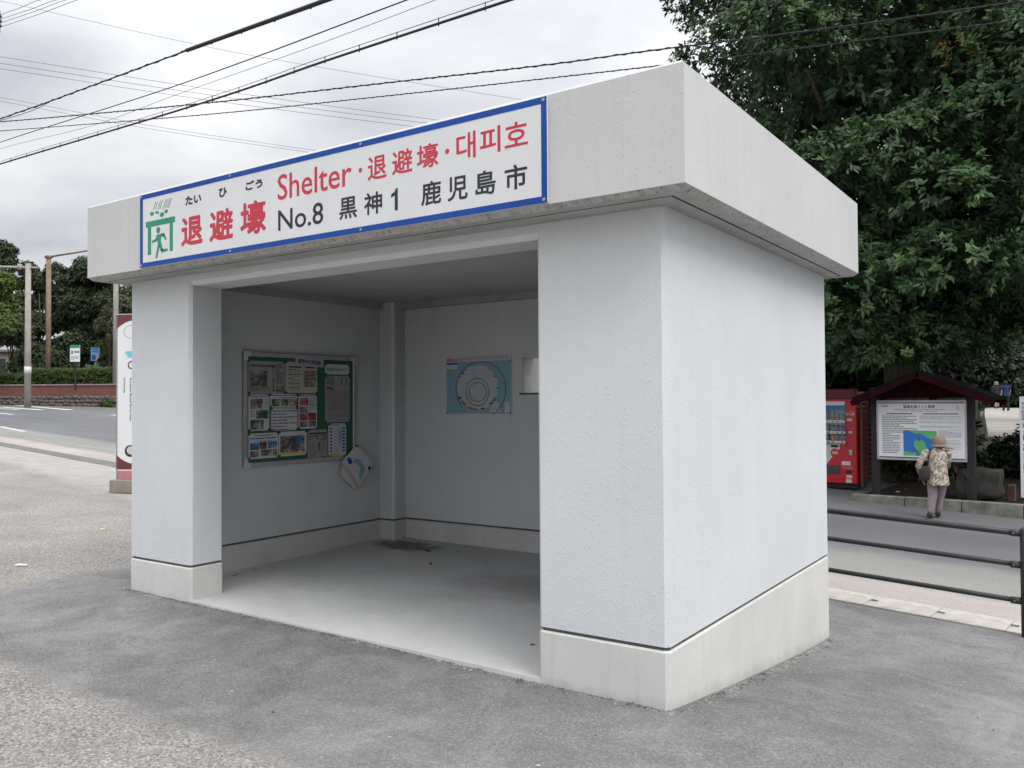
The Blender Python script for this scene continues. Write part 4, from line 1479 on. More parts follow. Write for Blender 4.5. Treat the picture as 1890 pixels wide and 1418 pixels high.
for xe in (ex0, ex1):
    slope(xe, ez, ap_x, az, -0.55, 0.55, 0.05, roof_tile, 'roof_slope', ib)
    slope(xe, ez - 0.10, ap_x, az - 0.10, -0.58, -0.552, 0.098, maroon, 'bargeboard', ib)
    slope(xe, ez - 0.10, ap_x, az - 0.10, 0.552, 0.58, 0.098, maroon, 'bargeboard', ib)
MB().xprism([(0.0, 1.78), (BL, 1.78), (ap_x + 0.12, 2.12), (ap_x - 0.12, 2.12)], -0.10, -0.07).build('gable_board', maroon, ib)
MB().box(-0.12, -0.05, 1.80, BL + 0.12, 0.05, 1.90).build('beam', dark_wood, ib)
m = MB()
m.tube([(BL - 0.02, 0.0, 0.30), (BL - 0.33, -0.005, 0.72)], 0.016, 6)
m.build('brace', dark_wood, ib)

# ------------------------------------------------------------------ vertical sign at the right edge
bp = onz(1900, 934, KZ - 0.06)
vs_ = thing('vertical_sign', 'tall white vertical sign with black characters at the right edge', 'sign', bp, ROAD_ANG + R(2))
MB().box(-0.115, -0.02, 0.13, 0.33, 0.02, 1.80, bev=0.004).build('panel', white_sign, vs_)
MB().box(-0.125, -0.03, 1.80, 0.34, 0.03, 1.84).build('cap', roof_tile, vs_)
for x in (0.06, 0.22):
    MB().box(x - 0.03, 0.022, -0.3, x + 0.03, 0.07, 1.78).build('post', white_pl, vs_)
z = 1.70
for ch in '天然記念物':
    text_mesh(ch, -0.085, z - 0.055, -0.025, z, black_ink, vs_, -0.0215, 0.004)
    z -= 0.062
z = 1.36
for ch in '噴火により埋没した鳥居':
    text_mesh(ch, -0.07, z - 0.088, 0.05, z, black_ink, vs_, -0.0215, 0.016)
    z -= 0.098

# ------------------------------------------------------------------ stones, stub and mossy bank behind the kerb
def rock(name, label, cat, c_, size, mat, seed, group=None, rotz=0.0, sub=2, sq=0.5):
    bm = bmesh.new()
    bmesh.ops.create_cube(bm, size=2.0)
    bmesh.ops.subdivide_edges(bm, edges=bm.edges[:], cuts=3, use_grid_fill=True)
    rd = random.Random(seed)
    ph = [rd.uniform(0, 6) for _ in range(6)]
    for v in bm.verts:
        p = v.co.copy()
        nrm = p.normalized() * 1.25
        p = p * sq + nrm * (1 - sq)
        k = 1 + 0.10 * math.sin(3 * p.x + ph[0]) * math.cos(2.5 * p.y + ph[1]) + 0.07 * math.sin(5 * p.z + ph[2] + 2 * p.x)
        v.co = Vector((p.x * size[0] * k, p.y * size[1] * k, (p.z * k + 1) * size[2]))
    mb_ = MB()
    mb_.add_bm(bm, 0, True)
    bm.free()
    o = mb_.build(name, mat)
    o.location = tuple(map(float, c_))
    o.rotation_euler = (0, 0, rotz)
    return tag(o, label, cat, group)


dk_stone = pm('dark_stone', (0.085, 0.085, 0.075), (0.04, 0.042, 0.035), 4, 0.95, 0.8, 14)
q = onz(1822, 930, KZ - 0.04)
rock('stone_block', 'squat dark stone block behind the kerb, right of information board', 'stone', np.array(q) + (-0.18, 0.75, 0), (0.33, 0.28, 0.25), dk_stone, 4, sq=0.75)
q = onz(1866, 927, KZ - 0.04)
st = thing('timber_stub', 'short reddish timber stub standing behind the kerb', 'post', np.array(q) + (0, 0.25, 0), ROAD_ANG)
MB().box(-0.055, -0.055, -0.2, 0.055, 0.055, 0.27, bev=0.008).build('shaft', rust_wood, st)
q = at(1772, 800, 20.6)
rock('mossy_boulder', 'mossy boulder bank at the left side of the rising path', 'boulder', (q[0] - 0.1, q[1] + 0.3, -0.3), (0.55, 1.2, 0.92), moss, 9, sq=0.4)
q = at(1640, 800, 20.0)
rock('shadow_boulder', 'dark boulder in the shade behind the information board', 'boulder', (q[0], q[1], -0.3), (0.9, 0.7, 0.45), dk_stone, 12, sq=0.5)


# ------------------------------------------------------------------ foliage
def leaf_cloud(pos, axis, k, ll, lw, seed, droop=0.35, spread=1.0, tint_bias=0.0, jitter=0.25):
    """k leaves at every cluster position; two triangles per leaf; returns verts, faces, tint"""
    g_ = np.random.default_rng(seed)
    n = len(pos)
    P = np.repeat(pos, k, axis=0)
    A = np.repeat(axis, k, axis=0)
    N_ = n * k
    rd = g_.normal(size=(N_, 3))
    rd -= A * (rd * A).sum(1, keepdims=True)
    rd /= np.linalg.norm(rd, axis=1, keepdims=True) + 1e-9
    d = A * g_.uniform(0.15, 0.9, (N_, 1)) + rd * spread * g_.uniform(0.6, 1.1, (N_, 1))
    d[:, 2] -= droop * g_.uniform(0.3, 1.4, N_)
    d /= np.linalg.norm(d, axis=1, keepdims=True) + 1e-9
    side = np.cross(d, A + 0.3 * g_.normal(size=(N_, 3)))
    side /= np.linalg.norm(side, axis=1, keepdims=True) + 1e-9
    nrm = np.cross(side, d)
    L_ = ll * g_.uniform(0.65, 1.25, (N_, 1))
    Wd = lw * g_.uniform(0.7, 1.2, (N_, 1))
    B = P + g_.normal(size=(N_, 3)) * ll * jitter
    v0 = B
    v1 = B + d * L_ * 0.5 + side * Wd * 0.5 - nrm * Wd * 0.18
    tip = B + d * L_
    tip[:, 2] -= 0.12 * L_[:, 0]
    v2 = tip
    v3 = B + d * L_ * 0.5 - side * Wd * 0.5 - nrm * Wd * 0.18
    V = np.stack([v0, v1, v2, v3], 1).reshape(-1, 3)
    ct = np.repeat(g_.uniform(0, 1, n) ** 1.3, k)
    tint = np.clip(0.55 * ct + 0.45 * g_.uniform(0, 1, N_) + tint_bias, 0, 0.93)
    return V, np.repeat(tint, 4)


def leaf_object(name, V, tint, mat, parent=None):
    n = len(V) // 4
    me = bpy.data.meshes.new(name)
    me.vertices.add(len(V))
    me.vertices.foreach_set('co', V.astype(np.float32).reshape(-1))
    b = np.arange(n)[:, None] * 4
    F = np.concatenate([b + np.array([[0, 1, 2]]), b + np.array([[0, 2, 3]])], 1).reshape(-1)
    me.loops.add(len(F))
    me.loops.foreach_set('vertex_index', F.astype(np.int32))
    me.polygons.add(len(F) // 3)
    me.polygons.foreach_set('loop_start', np.arange(0, len(F), 3, dtype=np.int32))
    me.update(calc_edges=True)
    a = me.attributes.new('tint', 'FLOAT', 'POINT')
    a.data.foreach_set('value', tint.astype(np.float32))
    me.materials.append(mat)
    me.validate()
    return link(name, me, parent)


def shell_points(lobes, n, seed, up=0.25, inner=0.7, flip=-0.3):
    """points scattered over (and a little inside) a set of ellipsoid boughs, with their outward axes"""
    g_ = np.random.default_rng(seed)
    lob = np.array(lobes, float)
    wgt = (lob[:, 3] * lob[:, 4] + lob[:, 3] * lob[:, 5])
    idx = g_.choice(len(lob), n, p=wgt / wgt.sum())
    d = g_.normal(size=(n, 3))
    d /= np.linalg.norm(d, axis=1, keepdims=True)
    d[:, 2] = np.where(d[:, 2] < flip, -d[:, 2] * 0.5, d[:, 2])
    d /= np.linalg.norm(d, axis=1, keepdims=True)
    r_ = g_.uniform(inner, 1.05, (n, 1))
    p = lob[idx, :3] + d * lob[idx, 3:6] * r_
    ax = d + np.array((0, 0, up))
    ax /= np.linalg.norm(ax, axis=1, keepdims=True)
    return p, ax


def limb(m, a, b, r0, r1, seed, sag=0.1, n=6):
    rd = random.Random(seed)
    a = np.array(a, float)
    b = np.array(b, float)
    L_ = np.linalg.norm(b - a)
    pts = []
    for i in range(n + 1):
        t = i / n
        p = a + (b - a) * t + np.array([rd.uniform(-1, 1), rd.uniform(-1, 1), rd.uniform(-.5, 1)]) * L_ * 0.04 * (0 < i < n)
        p[2] += L_ * sag * math.sin(math.pi * t)
        pts.append(p)
    m.tube(pts, [r0 + (r1 - r0) * i / n for i in range(n + 1)], 8)


# the great evergreen across the road
tb = at(1665, 880, 18.8)
tb[2] = -0.25
T = thing('evergreen_tree', 'huge dark evergreen tree towering behind the shelter on the right', 'tree', tb)
m = MB()
m.tube([(0, 0, -0.3), (0.05, 0, 0.5), (0.1, 0.05, 2.0), (0.0, 0.1, 3.6), (0.15, 0.1, 6.0), (0.1, 0, 9.0)], [0.75, 0.55, 0.45, 0.40, 0.28, 0.12], 12)
g2 = np.random.default_rng(5)
lobes = []
ctr = np.array((0.2, 0.2, 7.6))
rad = np.array((5.9, 6.0, 5.9))
for i in range(250):
    d = g2.normal(size=3)
    d /= np.linalg.norm(d)
    if d[1] > 0.45 and g2.random() < 0.6:
        d[1] = -d[1]
    k = g2.uniform(0.72, 1.0)
    d = np.sign(d) * np.abs(d) ** 0.82
    p = ctr + d * rad * k
    r_ = g2.uniform(0.75, 1.3)
    v_ = p + tb - EYE
    if CXP + FPX * (v_ @ _r) / (v_ @ _w) - r_ * 1.1 * FPX / (v_ @ _w) < 1222 + 25 * math.sin(p[2] * 2.1):
        continue
    if p[2] < 3.6:
        p[2] = g2.uniform(3.3, 4.2)
    lobes.append((*p, r_ * 1.15, r_ * 1.15, r_ * 0.75))
for i in range(34):
    q_ = at(1530 + g2.uniform(0, 270), g2.uniform(585, 668), g2.uniform(15.2, 18.0)) - tb
    r_ = g2.uniform(0.5, 0.85)
    lobes.append((*q_, r_ * 1.2, r_ * 1.2, r_ * 0.7))
keep_ = []
for lb in lobes:
    v_ = np.array(lb[:3]) + tb - EYE
    zd = v_ @ _w
    px_, py_ = CXP + FPX * (v_ @ _r) / zd, CYP - FPX * (v_ @ _u) / zd
    if px_ + lb[3] * FPX / zd > 1800 and py_ + lb[5] * FPX / zd > 690:
        continue
    keep_.append(lb)
lobes = keep_
for i in range(0, len(lobes), 5):
    limb(m, (0.1, 0.05, 2.6 + 5.0 * (i / len(lobes))), lobes[i][:3], 0.14, 0.03, i)
m.build('trunk', bark, T)
p, ax = shell_points(lobes, 25000, 3, 0.3)
V, ti = leaf_cloud(p, ax, 12, 0.135, 0.058, 4, droop=0.45)
# a few yellowing sprays high on the right
yel = at(1765, 95, 14.0) - tb
near = np.linalg.norm(V.reshape(-1, 4, 3)[:, 0] - yel, axis=1) < 0.42
tq = ti.reshape(-1, 4)
tq[near] = np.where(np.random.default_rng(1).random((near.sum(), 1)) < 0.55, 1.0, tq[near])
pi_, ai = [], []
gi2 = np.random.default_rng(8)
d = gi2.normal(size=(8200, 3))
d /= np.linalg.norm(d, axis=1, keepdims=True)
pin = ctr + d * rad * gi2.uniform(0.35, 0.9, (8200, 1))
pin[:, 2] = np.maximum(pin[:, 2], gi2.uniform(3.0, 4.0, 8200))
V2, t2 = leaf_cloud(pin, d, 9, 0.20, 0.09, 9, droop=0.3, tint_bias=-0.35)  # inner leaves tinted darker: shade inside the crown put into their colour
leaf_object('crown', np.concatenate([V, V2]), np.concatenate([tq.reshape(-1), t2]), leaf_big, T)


def simple_tree(name, label, base, h, lobes_, nclu, k, ll, lw, mat, seed, tr=0.12, group=None, cat='tree', droop=0.3, inner=0.3, trunk=True, stems=1):
    o = thing(name, label, cat, base, 0, group)
    m_ = MB()
    rd = random.Random(seed)
    for s_ in range(stems):
        x = rd.uniform(-0.3, 0.3) * (stems > 1)
        m_.tube([(x * 0.3, 0, -0.2), (x * 0.6, 0.0, h * 0.2), (x, 0.05, h * 0.45), (x * 1.6, 0.0, h * 0.8)], [tr, tr * 0.8, tr * 0.6, tr * 0.25], 8)
    for j, lb in enumerate(lobes_):
        limb(m_, (0, 0, h * rd.uniform(0.25, 0.5)), lb[:3], tr * 0.45, tr * 0.12, seed * 31 + j)
        for e_ in range(3):
            limb(m_, lb[:3], np.array(lb[:3]) + np.array([rd.uniform(-1, 1) * lb[3], rd.uniform(-1, 1) * lb[4], rd.uniform(-0.2, 1) * lb[5]]), tr * 0.16, tr * 0.05, seed * 57 + j * 5 + e_, 0.02, 3)
    m_.build('trunk', bark, o)
    p_, a_ = shell_points(lobes_, nclu, seed, 0.3, inner, -0.8)
    V_, t_ = leaf_cloud(p_, a_, k, ll, lw, seed + 1, droop=droop)
    leaf_object('crown', V_, t_, mat, o)
    return o


# dark trees closing the view behind and under the great crown
def lobes_rand(seed, n, c_, r_, lr):
    g_ = np.random.default_rng(seed)
    o = []
    for i in range(n):
        d_ = g_.normal(size=3)
        d_ /= np.linalg.norm(d_)
        p_ = np.array(c_) + d_ * np.array(r_) * g_.uniform(0.4, 1.0)
        q_ = g_.uniform(lr[0], lr[1])
        o.append((*p_, q_, q_, q_ * 0.8))
    return o


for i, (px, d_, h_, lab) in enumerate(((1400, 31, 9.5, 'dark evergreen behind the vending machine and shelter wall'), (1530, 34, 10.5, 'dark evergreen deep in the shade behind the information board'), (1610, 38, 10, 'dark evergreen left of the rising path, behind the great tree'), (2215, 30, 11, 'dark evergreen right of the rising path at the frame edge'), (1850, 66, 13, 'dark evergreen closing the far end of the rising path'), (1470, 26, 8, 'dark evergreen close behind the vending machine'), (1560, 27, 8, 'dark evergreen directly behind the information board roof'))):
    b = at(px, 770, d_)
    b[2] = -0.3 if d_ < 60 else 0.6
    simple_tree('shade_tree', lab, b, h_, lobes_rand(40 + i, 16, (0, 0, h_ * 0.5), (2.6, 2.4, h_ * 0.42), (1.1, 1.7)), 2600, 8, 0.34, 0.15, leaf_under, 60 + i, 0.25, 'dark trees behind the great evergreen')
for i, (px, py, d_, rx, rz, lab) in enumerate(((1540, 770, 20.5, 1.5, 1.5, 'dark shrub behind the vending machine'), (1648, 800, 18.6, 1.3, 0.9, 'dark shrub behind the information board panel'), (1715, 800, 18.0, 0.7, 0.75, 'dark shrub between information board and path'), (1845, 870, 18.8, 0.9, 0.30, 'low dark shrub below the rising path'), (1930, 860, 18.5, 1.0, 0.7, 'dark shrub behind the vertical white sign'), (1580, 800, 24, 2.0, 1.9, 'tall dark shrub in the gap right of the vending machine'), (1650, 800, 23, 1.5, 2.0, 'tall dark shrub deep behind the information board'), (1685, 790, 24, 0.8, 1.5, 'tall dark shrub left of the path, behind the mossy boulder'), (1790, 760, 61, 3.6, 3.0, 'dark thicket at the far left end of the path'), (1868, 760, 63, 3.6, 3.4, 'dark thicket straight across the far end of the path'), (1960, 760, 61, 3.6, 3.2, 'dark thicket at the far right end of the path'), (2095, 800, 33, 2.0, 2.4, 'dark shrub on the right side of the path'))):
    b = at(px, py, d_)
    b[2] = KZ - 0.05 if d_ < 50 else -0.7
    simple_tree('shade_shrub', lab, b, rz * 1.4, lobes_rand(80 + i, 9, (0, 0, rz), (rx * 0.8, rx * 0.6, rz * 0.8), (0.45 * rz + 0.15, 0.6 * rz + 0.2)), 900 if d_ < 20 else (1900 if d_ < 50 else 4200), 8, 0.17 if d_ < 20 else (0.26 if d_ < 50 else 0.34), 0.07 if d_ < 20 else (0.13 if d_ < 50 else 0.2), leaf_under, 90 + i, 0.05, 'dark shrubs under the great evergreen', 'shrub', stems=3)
# flowers on the mossy bank
fp = at(1806, 762, 20.4)
fl_ = thing('flower_pot', 'small white pot of pink flowers on the mossy bank', 'flower pot', (fp[0], fp[1], fp[2] - 0.12))
MB().tube([(0, 0, 0), (0, 0, 0.16)], [0.08, 0.11], 12).build('pot', white_pl, fl_)
p, ax = shell_points([(0, 0, 0.30, 0.20, 0.2, 0.16)], 90, 5)
V, ti = leaf_cloud(p, ax, 5, 0.09, 0.04, 6)
leaf_object('leaves', V, ti, leaf_light, fl_)
m = MB()
for i in range(24):
    a, b = random.uniform(0, 6.28), random.uniform(0.1, 1)
    x, y, z = 0.2 * math.cos(a) * b, 0.2 * math.sin(a) * b, 0.32 + 0.14 * (1 - b) + random.uniform(0, .08)
    m.box(x - 0.018, y - 0.018, z - 0.018, x + 0.018, y + 0.018, z + 0.018, bev=0.008)
m.build('blossom', pink_i, fl_)
# yellow fallen leaves in the bed
for i, (px, py) in enumerate(((1607, 907), (1652, 913), (1668, 908))):
    q = onz(px, py, KZ - 0.03)
    m = MB()
    m.poly([(-0.06, 0, 0), (0, -0.025, 0.008), (0.07, 0, 0.02), (0, 0.03, 0.01)])
    o = m.build('fallen_leaf', yellow_ink)
    o.location = tuple(map(float, q + np.array((0, 0.25, 0.02))))
    o.rotation_euler = (0.2, 0.1, i * 1.1)
    tag(o, ('yellow fallen leaf left of the board post, behind the kerb', 'yellow fallen leaf right of the left board post', 'small yellow leaf in the bed under the information panel')[i], 'leaf', 'fallen leaves in the planting bed')

# ------------------------------------------------------------------ left background: stone and brick wall, hedge, poles, trees
WA = np.array((-50.8, 17.6, 0.0))
WB = np.array((-38.0, 26.5, 0.0))
wv_ = WB - WA
WANG = math.atan2(wv_[1], wv_[0])
WL = float(np.hypot(wv_[0], wv_[1]))
sw = thing('stone_wall', 'low rubble stone retaining wall across the road on the left', 'wall', WA, WANG)
MB().box(0, 0.06, 0.6, WL, 0.6, 1.90).build('mortar_core', mortar, sw)
protos = []
for k in range(7):
    bm = bmesh.new()
    bmesh.ops.create_icosphere(bm, subdivisions=1, radius=1.0)
    rd = random.Random(k)
    for v in bm.verts:
        p_ = v.co
        v.co = Vector((max(min(p_.x * 1.2, .95), -.95), p_.y, max(min(p_.z * 1.2, .95), -.95))) * rd.uniform(0.86, 1.06)
    me = bpy.data.meshes.new('stone')
    bm.to_mesh(me)
    bm.free()
    me.materials.append(stone_mat)
    protos.append(me)
rd = random.Random(3)
cnt = 0
for row in range(3):
    x = 0.0
    while x < WL:
        w_ = rd.uniform(0.24, 0.52)
        t = x / WL
        zb = 1.50 - 0.42 * t
        hh = (1.93 - zb) / 3
        o = link('stone', protos[rd.randrange(7)], sw)
        o.location = (x + w_ / 2, 0.06, zb + hh * (row + 0.5) + rd.uniform(-.03, .03))
        o.scale = (w_ / 2 * 1.04, rd.uniform(0.07, 0.14), hh / 2 * rd.uniform(1.0, 1.22))
        o.rotation_euler = (0, rd.uniform(-.25, .25), 0)
        x += w_
        cnt += 1
bwall = thing('brick_wall', 'red brick wall with pale coping on top of the stone wall', 'wall', WA + np.array((0, 0, 1.9)), WANG)
MB().box(0, 0.10, 0.0, WL, 0.35, 0.60).build('brickwork', brick_mat, bwall)
MB().box(-0.02, 0.04, 0.601, WL, 0.42, 0.68, bev=0.012).build('coping', cap_mat, bwall)
MB_terr = MB().box(-30, 0.4, 0.5, WL + 30, 60, 2.40)
o = MB_terr.build('terrace', soil_mat)
o.location = WA
o.rotation_euler = (0, 0, WANG)
tag(o, kind='structure')


def wl(x, y, z):
    c_, s_ = math.cos(WANG), math.sin(WANG)
    return WA + np.array((c_ * x - s_ * y, s_ * x + c_ * y, z))


def px_wall(px, y):
    """distance along the wall frame (x) where the image column px meets the plane y"""
    q = ray(px, 720)
    c_, s_ = math.cos(WANG), math.sin(WANG)
    # solve EYE + q t = WA + x*(c,s) + y*(-s,c)
    A_ = np.array([[q[0], -c_], [q[1], -s_]])
    b_ = (WA + np.array((-s_ * y, c_ * y, 0)) - EYE)[:2]
    t, x = np.linalg.solve(A_, b_)
    return x, t


def zpx(py, px, t):
    return (EYE + ray(px, py) * t)[2]


for i, (a, b, yy, top, lab) in enumerate(((-60, 66, 0.9, 728 - 24, 'clipped green hedge behind the brick wall, far left'), (62, 152, 0.9, 686 + 8, 'clipped green hedge behind the brick wall around the notice'), (150, 260, 0.9, 683 + 8, 'clipped green hedge behind the brick wall near the totem sign'))):
    xa, ta = px_wall(a, yy)
    xb, tb_ = px_wall(b, yy)
    h = thing('hedge', lab, 'hedge', wl(xa, yy, 2.4), WANG, 'hedges behind the brick wall')
    n = 1500
    g_ = np.random.default_rng(200 + i)
    zt = (0.80, 1.02, 1.08)[i]
    P_ = np.stack([g_.uniform(0, xb - xa, n), g_.uniform(-0.35, 0.5, n), g_.uniform(0.05, 1, n) ** 0.6 * zt + 0.08 * np.sin(g_.uniform(0, 6, n))], 1)
    A_ = np.stack([g_.normal(size=n) * 0.4, -np.ones(n) * 0.6, np.ones(n) * 0.6], 1)
    A_ /= np.linalg.norm(A_, axis=1, keepdims=True)
    V, ti = leaf_cloud(P_, A_, 7, 0.12, 0.06, 210 + i, droop=0.1)
    leaf_object('foliage', V, ti, hedge_leaf, h)
    MB().box(0.05, -0.1, 0, xb - xa - 0.05, 0.35, zt * 0.8).build('branches', bark, h)

# lamp pole with horizontal arm, brown post, grey post
p = onz(51, 743, 1.45)
d_ = (p - EYE) @ _w
p = at(51, 744, 45.0)
pl = thing('traffic_pole', 'grey roadside pole with white band and long arm, far left', 'pole', p)
hT = zpx(486, 51, 45.0) - p[2]
MB().tube([(0, 0, -0.3), (0, 0, hT)], [0.175, 0.135], 14).build('shaft', pole_grey, pl)
MB().tube([(0, 0, (744 - 690) / 34.7), (0, 0, (744 - 677) / 34.7)], [0.178, 0.177], 14).build('band', white_pl, pl)
ar = np.array((-_r[0], -_r[1], 0))
MB().tube([ar * -0.5 + (0, 0, hT - 0.22), ar * 0.2 + (0, 0, hT - 0.2), ar * 5.0 + (0, 0, hT - 0.05)], [0.05, 0.065, 0.055], 8).build('arm', pole_grey, pl)
MB().tube([ar * 0.45 + (0, 0, hT - 0.32), ar * 0.45 + (0, 0, hT - 0.02)], 0.12, 8).build('clamp', pole_grey, pl)
p = at(89, 712, 49.0)
p[2] = 2.4
pl = thing('brown_post', 'tall brown steel post with slanting top bar behind the hedge', 'pole', p)
hT = zpx(473, 89, 49.0) - 2.4
MB().tube([(0, 0, -0.3), (0, 0, hT)], [0.15, 0.13], 12).build('shaft', pole_brown, pl)
MB().tube([(0, 0, hT - 0.02), -ar * 2.6 + (0, 0, hT + 0.38)], [0.06, 0.05], 8).build('arm', pole_brown, pl)
MB().box(-0.17, -0.17, hT - 0.1, 0.17, 0.17, hT + 0.05, bev=0.02).build('cap', pole_brown, pl)
p = at(213.5, 712, 48.0)
p[2] = 2.4
pl = thing('grey_post', 'plain grey concrete post behind the white totem sign', 'pole', p)
MB().tube([(0, 0, -0.3), (0, 0, 9.5)], [0.16, 0.12], 12).build('shaft', pole_grey, pl)
MB().tube([(0, 0, 9.5), (0, 0, 9.56)], [0.13, 0.13], 12).build('cap', pole_grey, pl)

# small notices in the hedge
p = at(139, 700, 46.6)
p[2] = 2.4
fs = thing('park_notice', 'white park notice with green header on black stake in hedge', 'sign', p, WANG)
z1 = zpx(637, 139, 46.6) - 2.4
z0 = zpx(668, 139, 46.6) - 2.4
MB().box(-0.05, -0.02, -0.2, 0.05, 0.03, z1).build('stake', plastic_black, fs)
MB().box(-0.27, -0.06, z0, 0.27, -0.021, z1, bev=0.004).build('panel', white_sign, fs)
m = MB()
rect(m, -0.27, z1 - 0.17, 0.27, z1, green_ink, -0.0612)
for q in ((-0.2, 0.42, -0.1, 0.62), (-0.03, 0.48, 0.04, 0.6), (0.08, 0.48, 0.14, 0.6), (0.17, 0.48, 0.23, 0.6)):
    rect(m, q[0], z0 + q[1], q[2], z0 + q[3], (green_ink, black_ink, black_ink, black_ink)[int(q[0] > -0.1)], -0.0615)
textlines(m, -0.22, z0 + 0.05, 0.22, z0 + 0.32, 4, grey_ink, -0.0615, 0.4, 71)
tag(m.build('print', None, fs), kind='stuff')
p = at(176, 690, 52.0)
p[2] = 2.4
fs = thing('blue_notice', 'small light blue notice board between the trees', 'sign', p, WANG)
z1 = zpx(642, 176, 52.0) - 2.4
z0 = zpx(666, 176, 52.0) - 2.4
MB().box(-0.03, 0.0, -0.2, 0.03, 0.05, z1).build('stake', pole_grey, fs)
MB().box(-0.26, -0.03, z0, 0.26, -0.001, z1).build('panel', pm('notice_cyan', (0.20, 0.52, 0.70), (0.16, 0.45, 0.62), 3, 0.5), fs)
m = MB()
textlines(m, -0.2, z0 + 0.45, 0.2, z1 - 0.05, 2, blue_ink, -0.0312, 0.6, 72)
rect(m, -0.2, z0 + 0.06, 0.02, z0 + 0.36, blue_ink, -0.0312)
rect(m, 0.04, z0 + 0.06, 0.2, z0 + 0.36, pink_i, -0.0312)
tag(m.build('print', None, fs), kind='stuff')

# building and green panels behind the trees
p = at(-30, 690, 66.0)
bd_ = thing('low_building', 'low beige building with dark windows glimpsed behind the left trees', 'building', (p[0], p[1], 2.3), WANG)
MB().box(-6, 0, 0, 3.6, 6, 3.2).build('wall', beige_wall, bd_)
MB().box(-6.4, -0.5, 3.2, 4.0, 6.4, 3.4, bev=0.03).build('roof', pm('grey_roof', (0.28, 0.27, 0.25), (0.2, 0.2, 0.19), 3, 0.8), bd_)
glass = pm('dark_glass', (0.03, 0.035, 0.04), (0.02, 0.02, 0.025), 1, 0.15, spec=0.6)
for x in (-5, -3.2, -1.4, 0.4, 2.0):
    wn = MB().box(x, -0.03, 1.2, x + 1.3, 0.02, 2.7).build('window', glass, bd_)
    MB().box(x - 0.06, -0.06, 1.12, x + 1.36, -0.031, 1.2).build('sill', beige_wall, wn)
p = at(150, 690, 60.0)
gp = thing('green_fence', 'pale green panel fence behind the trees on the left', 'fence', (p[0], p[1], 2.3), WANG)
for i in range(9):
    MB().box(-2.6 + i * 1.0, 0, 0, -2.6 + i * 1.0 + 0.985, 0.05, 2.85).build('panel', green_panel, gp)
for i in range(10):
    MB().box(-2.64 + i * 1.0, 0.051, -0.2, -2.57 + i * 1.0, 0.12, 2.9).build('post', pole_grey, gp)
p = at(119, 690, 58.0)
gd = thing('white_panel_wall', 'short white wall panel beside the pale green fence', 'wall', (p[0], p[1], 2.3), WANG)
MB().box(-0.55, 0, 0, 0.55, 0.1, 3.0, bev=0.01).build('panel', white_pl, gd)
MB().box(0.0, -0.02, 0.0, 0.03, -0.001, 2.9).build('joint_strip', pole_grey, gd)

# trees on the left
def ltree(label, px, d_, z0_, lobes_px, n, k, ll, lw, mat, seed, tr, name='broadleaf_tree', stems=1, inner=0.2):
    """crown lobes are given as image column, row and radius at the distance d_ and get real depth"""
    b = at(px, 700, d_)
    b[2] = z0_
    sc_px = FPX / d_
    lb = []
    g_ = np.random.default_rng(seed)
    for (x, y, r_) in lobes_px:
        q = at(x, y, d_ + g_.uniform(-1.2, 1.2)) - b
        rr_ = r_ / sc_px * 1.18
        lb.append((*q, rr_, rr_, rr_ * 0.85))
    hh = max(l_[2] for l_ in lb)
    return simple_tree(name, label, b, hh, lb, n, k, ll, lw, mat, seed, tr, 'trees across the road on the left', stems=stems, inner=inner)


ltree('broad dark tree with dense crown right of the brown post', 152, 56, 2.4, [(130, 520, 26), (165, 500, 26), (150, 560, 34), (190, 530, 24), (120, 590, 26), (170, 610, 30), (205, 560, 26), (140, 635, 24), (196, 500, 20), (112, 545, 18), (185, 650, 24), (118, 640, 18), (210, 640, 20), (160, 655, 18)], 9500, 9, 0.21, 0.11, leaf_dark, 301, 0.2)
ltree('gappy dark tree standing between the two left posts', 72, 57, 2.4, [(70, 520, 20), (52, 498, 14), (90, 555, 22), (45, 560, 20), (75, 600, 22), (60, 645, 20), (100, 500, 14), (40, 525, 12), (95, 645, 18), (98, 600, 16)], 4600, 9, 0.20, 0.11, leaf_dark, 302, 0.14)
ltree('young pale tree with bare fanning twigs near the white totem', 205, 50, 2.4, [(205, 580, 16), (228, 565, 20), (190, 600, 14), (222, 620, 18), (205, 640, 12), (238, 600, 16)], 1300, 7, 0.17, 0.07, leaf_olive, 303, 0.07, stems=4)
ltree('bright green leafy tree at the left frame edge', -22, 47, 2.4, [(-25, 520, 34), (2, 560, 22), (-20, 590, 34), (12, 520, 14), (5, 600, 18)], 4500, 8, 0.18, 0.09, leaf_light, 304, 0.14)
ltree('tall dark tree top rising at the far left edge', -6, 66, 2.4, [(-8, 470, 24), (8, 465, 18), (-30, 480, 30), (14, 490, 16), (-10, 520, 30)], 4500, 8, 0.23, 0.12, leaf_dark, 305, 0.2)
ltree('small olive tree in front of the beige building', 22, 53, 2.4, [(20, 600, 24), (38, 585, 16), (5, 620, 20), (32, 625, 18), (48, 610, 12)], 1800, 8, 0.22, 0.10, leaf_olive, 306, 0.09)
ltree('leafy tree half hidden behind the shelter left post', 262, 55, 2.4, [(250, 560, 34), (290, 540, 40), (260, 620, 34), (235, 590, 20)], 3500, 8, 0.22, 0.11, leaf_dark, 307, 0.15)

